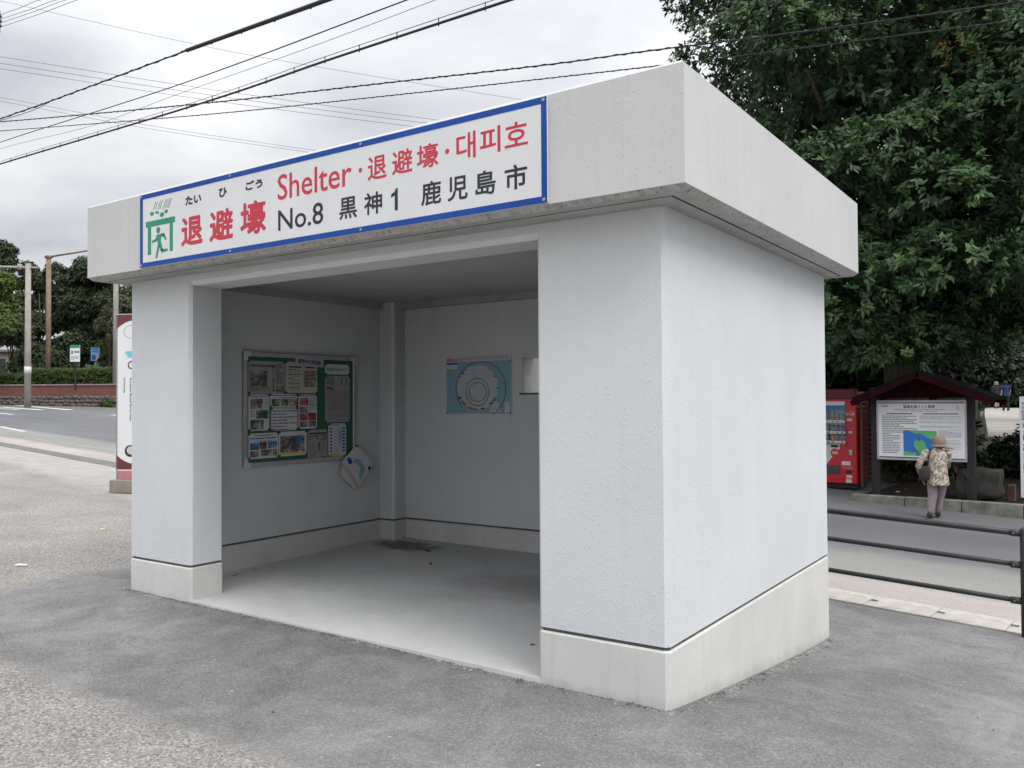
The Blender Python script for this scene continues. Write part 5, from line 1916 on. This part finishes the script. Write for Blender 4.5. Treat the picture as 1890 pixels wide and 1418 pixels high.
for i, (px, py, d_, rx, rz, lab) in enumerate(((60, 690, 51.5, 1.5, 1.5, 'dark bush behind the hedge, left of the brown post'), (110, 690, 52.5, 1.2, 1.3, 'dark bush behind the hedge, right of the brown post'), (222, 690, 52, 1.3, 1.6, 'dark bush behind the hedge, beside the grey post'))):
    b = at(px, py, d_)
    b[2] = 2.4
    simple_tree('garden_bush', lab, b, rz * 1.4, lobes_rand(480 + i, 9, (0, 0, rz), (rx * 0.8, rx * 0.6, rz * 0.7), (0.5, 0.8)), 900, 8, 0.18, 0.09, leaf_dark, 490 + i, 0.05, 'bushes behind the hedge', 'shrub', stems=3)

# weeds at the kerb edge, far left
mbp = onz(-2, 815, 0.35)
gq = np.random.default_rng(12)
n = 420
pts = []
for i in range(n):
    s_, n_ = 27 + gq.uniform(-5, 9), -0.15 - abs(gq.normal()) * 0.25
    q = road(s_, n_, 0.0)
    pts.append((q[0], q[1], zlot(q[0], q[1])))
P_ = np.array(pts)
A_ = np.tile(np.array((0, 0, 1.0)), (n, 1))
V, ti = leaf_cloud(P_, A_, 5, 0.16, 0.02, 13, droop=0.0, spread=0.5, jitter=0.3)
o = leaf_object('grass', V, ti, grass_leaf)
tag(o, 'short dry grass along the road edge on the far left', 'grass', kind='stuff')
p = onz(198, 750, 1.4)
wd = thing('weed_clump', 'small green weed clump at the foot of the stone wall', 'weed', wl(px_wall(198, -0.2)[0], -0.25, 1.30))
p, ax = shell_points([(0, 0, 0.12, 0.4, 0.2, 0.3)], 160, 44)
V, ti = leaf_cloud(p, ax, 6, 0.14, 0.06, 45)
leaf_object('leaves', V, ti, hedge_leaf, wd)
MB().tube([(0, 0, -0.1), (0.02, 0, 0.2)], [0.02, 0.008], 6).build('stem', bark, wd)

# ------------------------------------------------------------------ white totem sign beside the shelter
tp = onz(217, 896, 0.14)
TD = float((tp - EYE) @ _w)
TH = 316.0 / FPX * TD
TWD = 0.78
tt = thing('totem_sign', 'tall white totem sign with maroon ends, half hidden by shelter post', 'sign', tp, math.atan2(_r[1], _r[0]) + R(-4))
MB().box(-0.07, -0.14, -0.12, TWD + 0.07, 0.16, 0.10, bev=0.01).build('plinth', pm('totem_plinth', (0.30, 0.26, 0.22), (0.22, 0.19, 0.16), 5, 0.85, 0.2, 40), tt)
MB().box(0, -0.05, 0.10, TWD, 0.07, TH, bev=0.006).build('panel', white_sign, tt)
yq = -0.0515
m = MB()
n_ = 10


def arch(z_in, z_out, sgn):
    P_ = [(TWD * i / n_, z_in + sgn * 0.16 * (abs(2 * i / n_ - 1) ** 2.4) * -1) for i in range(n_ + 1)]
    for i in range(n_):
        a, b = P_[i], P_[i + 1]
        q = [(a[0], yq, a[1]), (b[0], yq, b[1]), (b[0], yq, z_out), (a[0], yq, z_out)]
        m.poly(q, maroon_p)


arch(TH - 0.10, TH - 0.006, 1)
arch(0.36, 0.27, -1)
m.build('maroon_band', None, tt)
m = MB()
rect(m, 0.008, 0.106, TWD - 0.008, 0.25, pink_p, yq)
m.build('pattern_band', None, tt)
MB().box(0.008, -0.0535, 0.107, 0.022, -0.0512, TH - 0.01).build('edge_trim', grey_ink, tt)
m = MB()
disc(m, 0.26, TH - 0.30, 0.13, 0.11, grey_ink, yq - 0.0005, 30, 0.95)
disc(m, 0.30, TH - 0.66, 0.16, 0.035, cyan_i, yq - 0.0005, 18, jitter=0.15)
disc(m, 0.32, TH - 0.71, 0.14, 0.03, cyan_i, yq - 0.0008, 18, jitter=0.15)
disc(m, 0.34, TH - 0.62, 0.06, 0.04, green_ink, yq - 0.0011, 10)
disc(m, 0.25, 0.58, 0.10, 0.10, black_ink, yq - 0.0005, 24)
disc(m, 0.26, 0.59, 0.075, 0.07, paper_c, yq - 0.0010, 20)
m.build('emblem', None, tt)
text_mesh('GEO', 0.20, TH - 0.93, 0.56, TH - 0.79, maroon_p, tt, yq, 0.01)
vt = text_mesh('Kurokami Buried Shrine Gate', 0.0, 0.0, 0.72, 0.038, black_ink, tt, 0.0, 0.01)
vt.rotation_euler = (0, R(90), 0)
vt.location = (0.235, yq, TH - 1.08)
z = TH - 1.08
for ch in '黒神埋没鳥居':
    text_mesh(ch, 0.125, z - 0.034, 0.158, z, grey_ink, tt, yq, 0.01)
    z -= 0.042

# ------------------------------------------------------------------ overhead cables
def cable(label, pts, rad, mat=wire_mat, coil=0.0, pitch=0.30, group='overhead cables', ties=0.0, sag=0.0, lash=None):
    """pts: (image column, row, distance) of points on the cable; it runs on through them in space"""
    Q = [at(*p_) for p_ in pts]
    K = []
    n = 40
    # smooth curve through the points (Catmull-Rom on the chord)
    Q = [2 * Q[0] - Q[1]] + Q + [2 * Q[-1] - Q[-2]]
    for i in range(1, len(Q) - 2):
        for j in range(n // (len(Q) - 3) + 1):
            t = j / (n // (len(Q) - 3) + 1)
            a, b, c_, d__ = Q[i - 1:i + 3]
            K.append(0.5 * ((2 * b) + (c_ - a) * t + (2 * a - 5 * b + 4 * c_ - d__) * t * t + (3 * b - a - 3 * c_ + d__) * t ** 3))
    K.append(Q[-2])
    o = thing('overhead_cable', label, 'cable', K[0], 0, group)
    K = [k_ - K[0] for k_ in K]
    MB().tube(K, rad, 6).build('conductor', mat, o)
    ln = np.cumsum([0] + [np.linalg.norm(K[i + 1] - K[i]) for i in range(len(K) - 1)])
    KA = np.array(K)

    def pos(l_):
        return np.array([np.interp(l_, ln, KA[:, c]) for c in range(3)])
    if coil:
        m_ = MB()
        cp = []
        N_ = int(ln[-1] / pitch * 8)
        t0 = (K[-1] - K[0]) / np.linalg.norm(K[-1] - K[0])
        e1 = np.cross(t0, (0, 0, 1.0))
        e1 /= np.linalg.norm(e1)
        e2 = np.cross(t0, e1)
        rd_ = random.Random(len(label))
        ph_ = 0.0
        for i in range(N_):
            l_ = ln[-1] * i / N_
            ph_ += 2 * math.pi / 8 * rd_.uniform(0.6, 1.4)
            cp.append(pos(l_) + (rad + coil) * (math.cos(ph_) * e1 + math.sin(ph_) * e2))
        m_.tube(cp, rad * 0.45, 4)
        m_.build('wrapping', mat, o)
    if lash is not None:
        m_ = MB()
        m_.tube([k_ + np.array((0, 0, lash)) for k_ in K], rad * 0.25, 5)
        m_.build('messenger', mat, o)
    if ties:
        l_ = ties
        while l_ < ln[-1]:
            q = pos(l_)
            MB().tube([q + (0, 0, (lash or 0.02) + 0.01), q + (0, 0, -rad - 0.02)], rad * 0.38, 5).build('hanger', mat, o)
            l_ += ties
    return o


cable('thick upper cable bundle crossing the sky top left to the frame top', [(-120, 268, 30), (0, 220, 27), (90, 188, 25), (365, 86, 19), (603, 0, 15.5), (800, -75, 13)], 0.019, coil=0.006, pitch=0.9)
cable('thickest sleeved stretch of the upper cable at the frame top', [(345, 93, 19.4), (365, 86, 19), (603, 0, 15.5), (800, -75, 13)], 0.043, ties=1.3)
cable('slack thin line meeting the thick upper bundle at left', [(-60, 240, 26), (0, 223, 25.5), (60, 204, 25), (95, 186, 24.6)], 0.010)
cable('straight thin black line between the two thick cables', [(-100, 305, 29), (0, 263, 27), (323, 159, 20), (751, 0, 14), (850, -38, 13)], 0.013)
cable('thin grey wavy line just below the straight black line', [(-100, 315, 29), (0, 275, 27), (170, 232, 23), (323, 176, 20), (560, 92, 16.5), (804, 0, 14), (900, -36, 13)], 0.006, wire_grey)
cable('thick lower cable with hangers and thin messenger line', [(-100, 335, 28), (0, 303, 26), (365, 193, 19), (603, 112, 15.5), (942, 0, 12), (1050, -36, 11)], 0.024, ties=1.1, lash=0.08)
cable('wrapped cable running over the roof and across the great tree', [(-100, 228, 20), (0, 225, 19), (365, 192, 15), (688, 156, 13), (1000, 121, 11.5), (1190, 95, 10.8), (1535, 52, 9.5), (1890, 2, 8.6), (2000, -14, 8.3)], 0.010, coil=0.003, pitch=0.25)
cable('thinner twisted cable just below the wrapped cable', [(-100, 250, 20), (0, 242, 19), (365, 213, 15), (688, 180, 13), (1000, 146, 11.5), (1279, 114, 10.4), (1535, 82, 9.5), (1890, 36, 8.6), (2000, 22, 8.3)], 0.0075, coil=0.0015, pitch=0.18)
for lab, a, b in (('uppermost of the three faint parallel wires sloping to the sign', (0, 105), (794, 220)), ('middle one of the three faint parallel wires sloping to the sign', (0, 117), (767, 225)), ('lowest of the three faint parallel wires sloping to the sign', (0, 127), (740, 231))):
    cable(lab, [(a[0] - 150, a[1] - 18, 40), (*a, 40), ((a[0] + b[0]) / 2, (a[1] + b[1]) / 2 + 4, 40), (*b, 40), (b[0] + 260, b[1] + 30, 40)], 0.010, wire_grey)
for lab, a, b in (('upper of the faint wire pair low at left above the roof corner', (0, 180), (561, 275)), ('lower of the faint wire pair low at left above the roof corner', (0, 187), (540, 277))):
    cable(lab, [(a[0] - 150, a[1] - 22, 44), (*a, 44), ((a[0] + b[0]) / 2, (a[1] + b[1]) / 2 + 5, 44), (*b, 44), (b[0] + 260, b[1] + 36, 44)], 0.009, wire_grey)
cable('single faint wire from the top left corner down to the sign', [(-150, -27, 42), (0, 2, 42), (365, 83, 42), (600, 126, 42), (942, 181, 42), (1150, 212, 42)], 0.009, wire_grey)
for i, (ya, xb) in enumerate(((28, 75), (36, 105), (43, 122), (51, 143))):
    cable(('uppermost', 'second', 'third', 'lowest')[i] + ' of four short wires in the top left corner', [(-10, ya + 3, 30), (xb * 0.5, ya * 0.52, 27), (xb, 0, 24), (xb + 120, -ya * 0.75, 19)], 0.008)
ins = at(-1, 37, 30)
io = thing('insulator', 'small dark insulator at the left frame edge holding short wires', 'insulator', ins)
for z_ in (-0.25, -0.08, 0.09):
    MB().tube([(0, 0, z_), (0, 0, z_ + 0.05), (0, 0, z_ + 0.13)], [0.06, 0.085, 0.04], 10).build('disc', wire_grey, io)
MB().tube([(0, 0, -0.45), (0, 0, 0.35)], 0.03, 8).build('rod', wire_grey, io)

# ------------------------------------------------------------------ people
def skin_mesh(name, V_, E_, Rd_, mat, parent, sub=1, root=0):
    me = bpy.data.meshes.new(name)
    me.from_pydata([tuple(map(float, v)) for v in V_], E_, [])
    o = bpy.data.objects.new(name, me)
    COL.objects.link(o)
    md = o.modifiers.new('s', 'SKIN')
    md.use_smooth_shade = True
    for i, sv in enumerate(me.skin_vertices[0].data):
        r_ = Rd_[i]
        sv.radius = (r_, r_) if not hasattr(r_, '__len__') else r_
        sv.use_root = (i == root)
    ms = o.modifiers.new('u', 'SUBSURF')
    ms.levels = sub
    ms.render_levels = sub
    dg = bpy.context.evaluated_depsgraph_get()
    m2 = bpy.data.meshes.new_from_object(o.evaluated_get(dg))
    bpy.data.objects.remove(o)
    m2.materials.clear()
    m2.materials.append(mat)
    m2.polygons.foreach_set('use_smooth', [True] * len(m2.polygons))
    m2.name = name
    return link(name, m2, parent)


def ell(c_, rx, ry, n=14, tilt=(0, 0)):
    return [(c_[0] + rx * math.cos(a), c_[1] + ry * math.sin(a), c_[2] + tilt[0] * rx * math.cos(a) + tilt[1] * ry * math.sin(a)) for a in [2 * math.pi * i / n for i in range(n)]]


def person(label, loc, rotz, J, shirt_m, trouser_m, sk=1.0, shoes=shoe_m, hat=None, hair=True, shirt_hem=None, head_turn=0.0, sleeves=1.0):
    """body: one skinned mesh over the joints J; shirt, trousers, hair or hat and shoes are its garments"""
    o = thing('person', label, 'person', loc, rotz)
    V_, E_, R_ = [], [], []

    def add(p_, r_, par=None):
        V_.append(np.array(p_, float))
        R_.append(r_ * sk)
        if par is not None:
            E_.append((par, len(V_) - 1))
        return len(V_) - 1
    pel = add(J['pelvis'], 0.095)
    ch = add(J['chest'], 0.088, pel)
    nk = add(J['neck'], 0.048, ch)
    hd0 = add(np.array(J['neck']) * 0.6 + np.array(J['head']) * 0.4, 0.052, nk)
    hd = add(J['head'], 0.088, hd0)
    tp_ = add(np.array(J['head']) + (0, 0.0, 0.085 * sk), 0.066, hd)
    fd = np.array((math.sin(head_turn), math.cos(head_turn), 0))
    add(np.array(J['head']) + fd * 0.085 * sk + np.array((0, 0, -0.02 * sk)), 0.022, hd)      # nose
    add(np.array(J['head']) + fd * 0.06 * sk + np.array((0, 0, -0.07 * sk)), 0.035, hd0)      # chin
    sd = np.array((fd[1], -fd[0], 0))
    for s_ in (-1, 1):
        add(np.array(J['head']) + sd * s_ * 0.088 * sk, 0.02, hd)                              # ears
    for s_ in ('l', 'r'):
        sh = add(J['sh' + s_], 0.046, ch)
        el = add(J['el' + s_], 0.040, sh)
        wr = add(J['wr' + s_], 0.028, el)
        dr = np.array(J['wr' + s_], float) - np.array(J['el' + s_], float)
        dr /= np.linalg.norm(dr)
        up_ = np.array((0, 1.0, 0)) - dr * dr[1]
        up_ /= np.linalg.norm(up_)
        pm_ = add(np.array(J['wr' + s_]) + dr * 0.065 * sk, 0.03, wr)
        for q in range(4):
            f0 = add(np.array(J['wr' + s_]) + dr * 0.10 * sk + up_ * (q - 1.5) * 0.019 * sk, 0.0095, pm_)
            add(V_[f0] + dr * (0.05, 0.06, 0.055, 0.045)[q] * sk + np.array((0, 0.012, -0.01)) * sk, 0.008, f0)
        t0 = add(np.array(J['wr' + s_]) + dr * 0.045 * sk + up_ * 0.035 * sk, 0.011, wr)
        add(V_[t0] + dr * 0.04 * sk + up_ * 0.012 * sk, 0.009, t0)
        hp = add(J['hp' + s_], 0.085, pel)
        kn = add(J['kn' + s_], 0.055, hp)
        an = add(J['an' + s_], 0.036, kn)
        he = add(np.array(J['an' + s_]) + np.array((0, 0.05, -0.045)) * sk, 0.036, an)
        add(np.array(J['an' + s_]) + np.array((0, 0.14, -0.055)) * sk, 0.026, he)
    skin_mesh('body', V_, E_, R_, skin, o, 1, pel)
    # trousers
    m_ = MB()
    pv = np.array(J['pelvis'])
    tv = [pv + (0, 0, 0.10 * sk)]
    tr_ = [0.135 * sk]
    te = []
    tv.append(pv + (0, 0, -0.02))
    tr_.append(0.145 * sk)
    te.append((0, 1))
    for s_ in ('l', 'r'):
        b = len(tv)
        a_, k_, n_2 = (np.array(J[x + s_], float) for x in ('hp', 'kn', 'an'))
        tv += [a_ + (0, 0, -0.06 * sk), k_ * 0.55 + a_ * 0.45, k_, (k_ + n_2) / 2, n_2 + (0, 0, -0.01 * sk)]
        tr_ += [x * sk for x in (0.112, 0.104, 0.088, 0.076, 0.066)]
        te += [(1, b), (b, b + 1), (b + 1, b + 2), (b + 2, b + 3), (b + 3, b + 4)]
    skin_mesh('trousers', tv, te, tr_, trouser_m, o, 1, 0)
    # shirt: lofted torso with flared hem, sleeves
    m_ = MB()
    chv, nkv = np.array(J['chest'], float), np.array(J['neck'], float)
    shw = abs(J['shr'][0] - J['shl'][0]) / 2
    hem = shirt_hem if shirt_hem is not None else pv[2] - 0.08 * sk
    ctr_ = lambda t: pv * (1 - t) + nkv * t
    tt_ = lambda z_: (z_ - pv[2]) / (nkv[2] - pv[2])
    rows = [(hem, 0.190, 0.150), (hem + 0.03, 0.184, 0.146), (pv[2] + 0.05, 0.170, 0.138), (pv[2] + 0.20 * sk, 0.158, 0.126), (chv[2] - 0.03, 0.168, 0.130), (chv[2] + 0.06 * sk, 0.170, 0.120), (nkv[2] - 0.065 * sk, 0.150, 0.10), (nkv[2] - 0.025 * sk, 0.085, 0.078), (nkv[2] + 0.012 * sk, 0.066, 0.066)]
    rows = [(z_, rx * sk, ry * sk) for z_, rx, ry in rows]
    rgs = []
    for i, (z_, rx, ry) in enumerate(rows):
        c_ = ctr_(tt_(z_))
        e_ = ell((c_[0], c_[1], z_), rx, ry, 18)
        if i < 4:
            e_ = [(x + 0.008 * math.sin(7 * j + 2 * i), y + 0.010 * math.cos(5 * j + i), z2 + (0.008 * math.sin(3 * j) if i == 0 else 0)) for j, (x, y, z2) in enumerate(e_)]
        rgs.append(e_)
    m_.rings(rgs, None, True, False, False)
    for s_ in ('l', 'r'):
        a_, e_, w_ = (np.array(J[x + s_], float) for x in ('sh', 'el', 'wr'))
        a2 = a_ * 0.75 + np.array((ctr_(tt_(a_[2]))[0], a_[1], a_[2])) * 0.25
        end = e_ + (w_ - e_) * (0.75 * (sleeves - 0.6) / 0.4) if sleeves > 0.6 else a_ + (e_ - a_) * 0.75
        if sleeves > 0.6:
            m_.tube([a2, a_, (a_ + e_) / 2, e_, end], [x * sk for x in (0.07, 0.072, 0.062, 0.058, 0.05)], 12)
        else:
            m_.tube([a2, a_, end], [x * sk for x in (0.07, 0.072, 0.068)], 12)
    m_.build('shirt', shirt_m, o)
    for s_ in ('l', 'r'):
        a_ = np.array(J['an' + s_], float)
        m_ = MB()
        pr_ = [(-0.075, 0.030, 0.035), (-0.05, 0.040, 0.05), (0.03, 0.043, 0.05), (0.10, 0.046, 0.04), (0.16, 0.036, 0.028), (0.185, 0.015, 0.015)]
        rg = []
        for yy, w_, h_ in pr_:
            zb_ = -a_[2] / sk + a_[2] / sk
            rg.append([(a_[0] + w_ * sk * math.cos(q), a_[1] + yy * sk, max(0.004, (a_[2] - 0.035 * sk - 0.035 * sk) + h_ * sk * (1 + math.sin(q))) if True else 0) for q in [2 * math.pi * i / 12 for i in range(12)]])
        m_.rings(rg)
        m_.build('shoe', shoes, o)
    hdv = np.array(J['head'], float)
    if hat is not None:
        m_ = MB()
        rg = []
        for z_, r_ in ((-0.03, 0.112), (0.03, 0.115), (0.08, 0.108), (0.115, 0.085), (0.135, 0.045), (0.14, 0.01)):
            rg.append(ell((hdv[0], hdv[1], hdv[2] + z_ * sk), r_ * sk, r_ * 1.06 * sk, 18))
        m_.rings(rg, None, True, False, True)
        bl, dn = hat
        # brim: wide towards the face, narrow behind
        r0, r1 = [], []
        for i in range(24):
            a = 2 * math.pi * i / 24
            d2 = np.array((math.cos(a), math.sin(a), 0))
            f_ = max(0, d2 @ fd)
            w_ = 0.035 + bl * f_ ** 1.5
            r0.append(hdv + d2 * 0.110 * sk + np.array((0, 0, -0.028 * sk)))
            r1.append(hdv + d2 * (0.110 + w_) * sk + np.array((0, 0, (-0.055 - dn * f_) * sk)))
        m_.rings([r0, r1], None, True, False, False)
        m_.rings([[p_ + (0, 0, -0.008) for p_ in r0], [p_ + (0, 0, -0.008) for p_ in r1]], None, True, False, False)
        m_.build('hat', hat_m, o)
    if hair:
        m_ = MB()
        rg = []
        for z_, r_ in ((-0.075, 0.072), (-0.05, 0.088), (0.0, 0.100), (0.05, 0.100), (0.10, 0.085), (0.135, 0.05), (0.148, 0.01)):
            c2 = hdv - fd * 0.016 * sk
            rg.append(ell((c2[0], c2[1], hdv[2] + z_ * sk), r_ * sk, r_ * sk, 16))
        m_.rings(rg, None, True, True, True)
        m_.build('hair', hair_m, o)
    return o


# woman reading the information board (seen from behind, hat brim to the right, bag on her left)
ws, wn_ = onroad(1731, 957)
wp = np.array(road(ws, wn_, 0.005))
Jw = dict(pelvis=(0.01, 0.0, 0.66), chest=(0.02, 0.05, 0.95), neck=(0.03, 0.10, 1.105), head=(0.055, 0.13, 1.185),
          shl=(-0.150, 0.06, 1.03), ell=(-0.275, -0.03, 0.83), wrl=(-0.215, 0.02, 0.645), shr=(0.175, 0.08, 1.03), elr=(0.175, 0.16, 0.82), wrr=(0.10, 0.33, 0.86),
          hpl=(-0.065, 0.0, 0.63), knl=(-0.070, -0.02, 0.35), anl=(-0.125, -0.10, 0.070), hpr=(0.075, 0.0, 0.63), knr=(0.045, 0.06, 0.35), anr=(0.015, 0.08, 0.070))
wom = person('woman in brown sun hat, printed blouse and mauve trousers at the information board', wp, math.atan2(_r[1], _r[0]) + R(-18), Jw, blouse_m, slack_m, 0.87, hat=(0.13, 0.06), hair=False, shirt_hem=0.53, head_turn=R(75))
bag = thing('shoulder_bag', 'dark plum shoulder bag hanging at the woman\'s left side', 'bag', wp, math.atan2(_r[1], _r[0]) + R(-18))
m = MB()
rg = []
for z_, rx, ry in ((0.585, 0.02, 0.02), (0.60, 0.065, 0.045), (0.66, 0.082, 0.055), (0.72, 0.084, 0.054), (0.78, 0.068, 0.045), (0.82, 0.045, 0.03), (0.835, 0.02, 0.015)):
    rg.append(ell((-0.205 + (z_ - 0.6) * 0.12, -0.085, z_), rx, ry, 16))
m.rings(rg)
m.build('pouch', bag_m, bag)
m = MB()
m.tube([(-0.17, -0.10, 0.82), (-0.135, -0.105, 0.95), (-0.10, -0.055, 1.075), (-0.09, 0.04, 1.10), (-0.11, 0.14, 1.0)], 0.011, 6)
m.build('strap', shoe_m, bag)


def Jstd(step, H=1.0):
    d__ = dict(pelvis=(0, 0, 0.93), chest=(0, 0.0, 1.28), neck=(0, 0.01, 1.46), head=(0, 0.03, 1.56), shl=(-0.19, 0, 1.40), ell=(-0.24, -0.03 - step * .3, 1.12), wrl=(-0.23, 0.06 - step * .5, 0.90), shr=(0.19, 0, 1.40), elr=(0.24, -0.03 + step * .3, 1.12), wrr=(0.23, 0.06 + step * .5, 0.90),
               hpl=(-0.09, 0, 0.88), knl=(-0.09, 0.05 + step * .5, 0.49), anl=(-0.09, step, 0.085), hpr=(0.09, 0, 0.88), knr=(0.09, 0.05 - step * .2, 0.49), anr=(0.09, -step, 0.085))
    return {k: tuple(x * H for x in v_) for k, v_ in d__.items()}


fwd_ang = math.atan2(_r[1], _r[0]) + R(-8)


def on_path(px, py):
    q = ray(px, py)
    a, b, c_ = (np.array(pth[i]) for i in (0, 1, 2))
    nn = np.cross(b - a, c_ - a)
    t = ((a - EYE) @ nn) / (q @ nn)
    return EYE + q * t


q = on_path(1857, 758.5)
d1 = float((q - EYE) @ _w)
h1 = (759 - 704) / FPX * d1
person('person in navy shirt and black trousers walking away up the path', q, fwd_ang, Jstd(0.08, h1 / 1.68), navy_m, blackpant_m, h1 / 1.68, sleeves=0.5)
q = on_path(1840, 754.5)
d2_ = float((q - EYE) @ _w)
h2 = (755.5 - 706) / FPX * d2_
person('person in dark top and beige trousers walking beside the navy shirt', q, fwd_ang, Jstd(-0.08, h2 / 1.68), dark_m, beigepant_m, h2 / 1.68, hat=(0.05, 0.02), hair=False, sleeves=1.0)

# ------------------------------------------------------------------ small litter
random.seed(21)
for i, (px, py, lab) in enumerate(((735, 999, 'dark dead leaf at the foot of the inner corner column'), (748, 997, 'curled dead leaf in the dark rear corner stain'), (765, 1002, 'flat dead leaf at the right rim of the corner stain'), (790, 1022, 'brown dead leaf alone right of the corner stain'), (845, 1024, 'small dead leaf before the rear wall'), (795, 1044, 'pair-lobed dead leaf in the middle of the floor'), (895, 1042, 'dead leaf on the floor near the right column'), (434, 1062, 'dark dead leaf beside the inner left plinth'), (470, 1053, 'reddish dead leaf along the inner left plinth'))):
    q = onz(px, py, 0.05)
    q[1] = min(q[1], 2.84)
    z_ = zf(q[0], q[1]) if q[1] > 0.30 else 0.03
    m = MB()
    L_ = random.uniform(0.03, 0.055)
    m.poly([(-L_, 0, 0.004), (0, -L_ * 0.4, 0.012), (L_, 0, 0.02), (0, L_ * 0.4, 0.006)])
    m.poly([(-L_, 0, 0.004), (-L_ * 1.5, 0.004, 0.012), (-L_ * 1.5, -0.002, 0.012)])
    o = m.build('dead_leaf', litter_m)
    o.location = (q[0], q[1], z_)
    o.rotation_euler = (0, 0, random.uniform(0, 6))
    tag(o, lab, 'leaf', 'dead leaves on the shelter floor')
m = MB()
q = onz(38, 1044, 0.05)
m.poly([(-0.06, -0.012, 0.008), (0.05, -0.02, 0.006), (0.065, 0.012, 0.012), (-0.03, 0.025, 0.016)])
o = m.build('paper_scrap', paper_w)
o.location = (q[0], q[1], zlot(q[0], q[1]) + 0.006)
o.rotation_euler = (0, 0, 0.6)
tag(o, 'white paper scrap lying on the pale asphalt at left', 'litter')
m = MB()
q = onz(188, 963, 0.08)
m.poly([(-0.035, -0.012, 0.008), (0.03, -0.012, 0.006), (0.04, 0.012, 0.012), (-0.02, 0.015, 0.012)])
o = m.build('fallen_leaf', yellow_ink)
o.location = (q[0], q[1], zlot(q[0], q[1]) + 0.008)
tag(o, 'pale yellow leaf on the gravelly asphalt left of the shelter', 'leaf')

# loose grit on the asphalt
g3 = np.random.default_rng(77)
VV, FF = [], []
oct_v = np.array([(1, 0, 0), (0, 1, 0), (-1, 0, 0), (0, -1, 0), (0, 0, 1), (0, 0, -0.4)])
oct_f = [(0, 1, 4), (1, 2, 4), (2, 3, 4), (3, 0, 4), (1, 0, 5), (2, 1, 5), (3, 2, 5), (0, 3, 5)]
cnt = 0
while cnt < 6600:
    x, y = g3.uniform(-9, 3.2), g3.uniform(-3.2, 4.0)
    if cnt > 5200:
        if g3.random() < 0.6:
            x, y = g3.uniform(-4.8, 0.05), -abs(g3.normal()) * 0.035 - 0.012
        else:
            x, y = abs(g3.normal()) * 0.04 + 0.025, g3.uniform(0, 3.1)
    if -4.72 < x < 0.02 and -0.01 < y < 3.1:
        continue
    inpatch = x > -5.6 and y > -1.5
    if inpatch and cnt <= 5200 and g3.random() < 0.72:
        continue
    s_ = g3.uniform(0.0025, 0.006) * (1.7 if g3.random() < 0.05 else 1)
    z_ = zlot(x, y) + 0.008 * math.sin(1.7 * x + 0.6 * y) * math.sin(1.3 * y + 0.4)
    a = g3.uniform(0, 6.28)
    c_, sn = math.cos(a), math.sin(a)
    v = oct_v * np.array((s_ * g3.uniform(0.8, 1.5), s_, s_ * g3.uniform(0.5, 1.0)))
    v = np.stack([v[:, 0] * c_ - v[:, 1] * sn + x, v[:, 0] * sn + v[:, 1] * c_ + y, v[:, 2] + z_ + s_ * 0.3], 1)
    b = len(VV)
    VV.extend(map(tuple, v))
    FF.extend([tuple(b + i for i in f) for f in oct_f])
    cnt += 1
me = bpy.data.meshes.new('gravel')
me.from_pydata(VV, [], FF)
me.materials.append(pm('grit', (0.48, 0.46, 0.43), (0.10, 0.095, 0.09), 9, 0.9, lo=0.45, hi=0.55))
o = link('gravel', me)
tag(o, 'loose grit scattered over the asphalt around the shelter', 'gravel', kind='stuff')
bpy.context.view_layer.update()
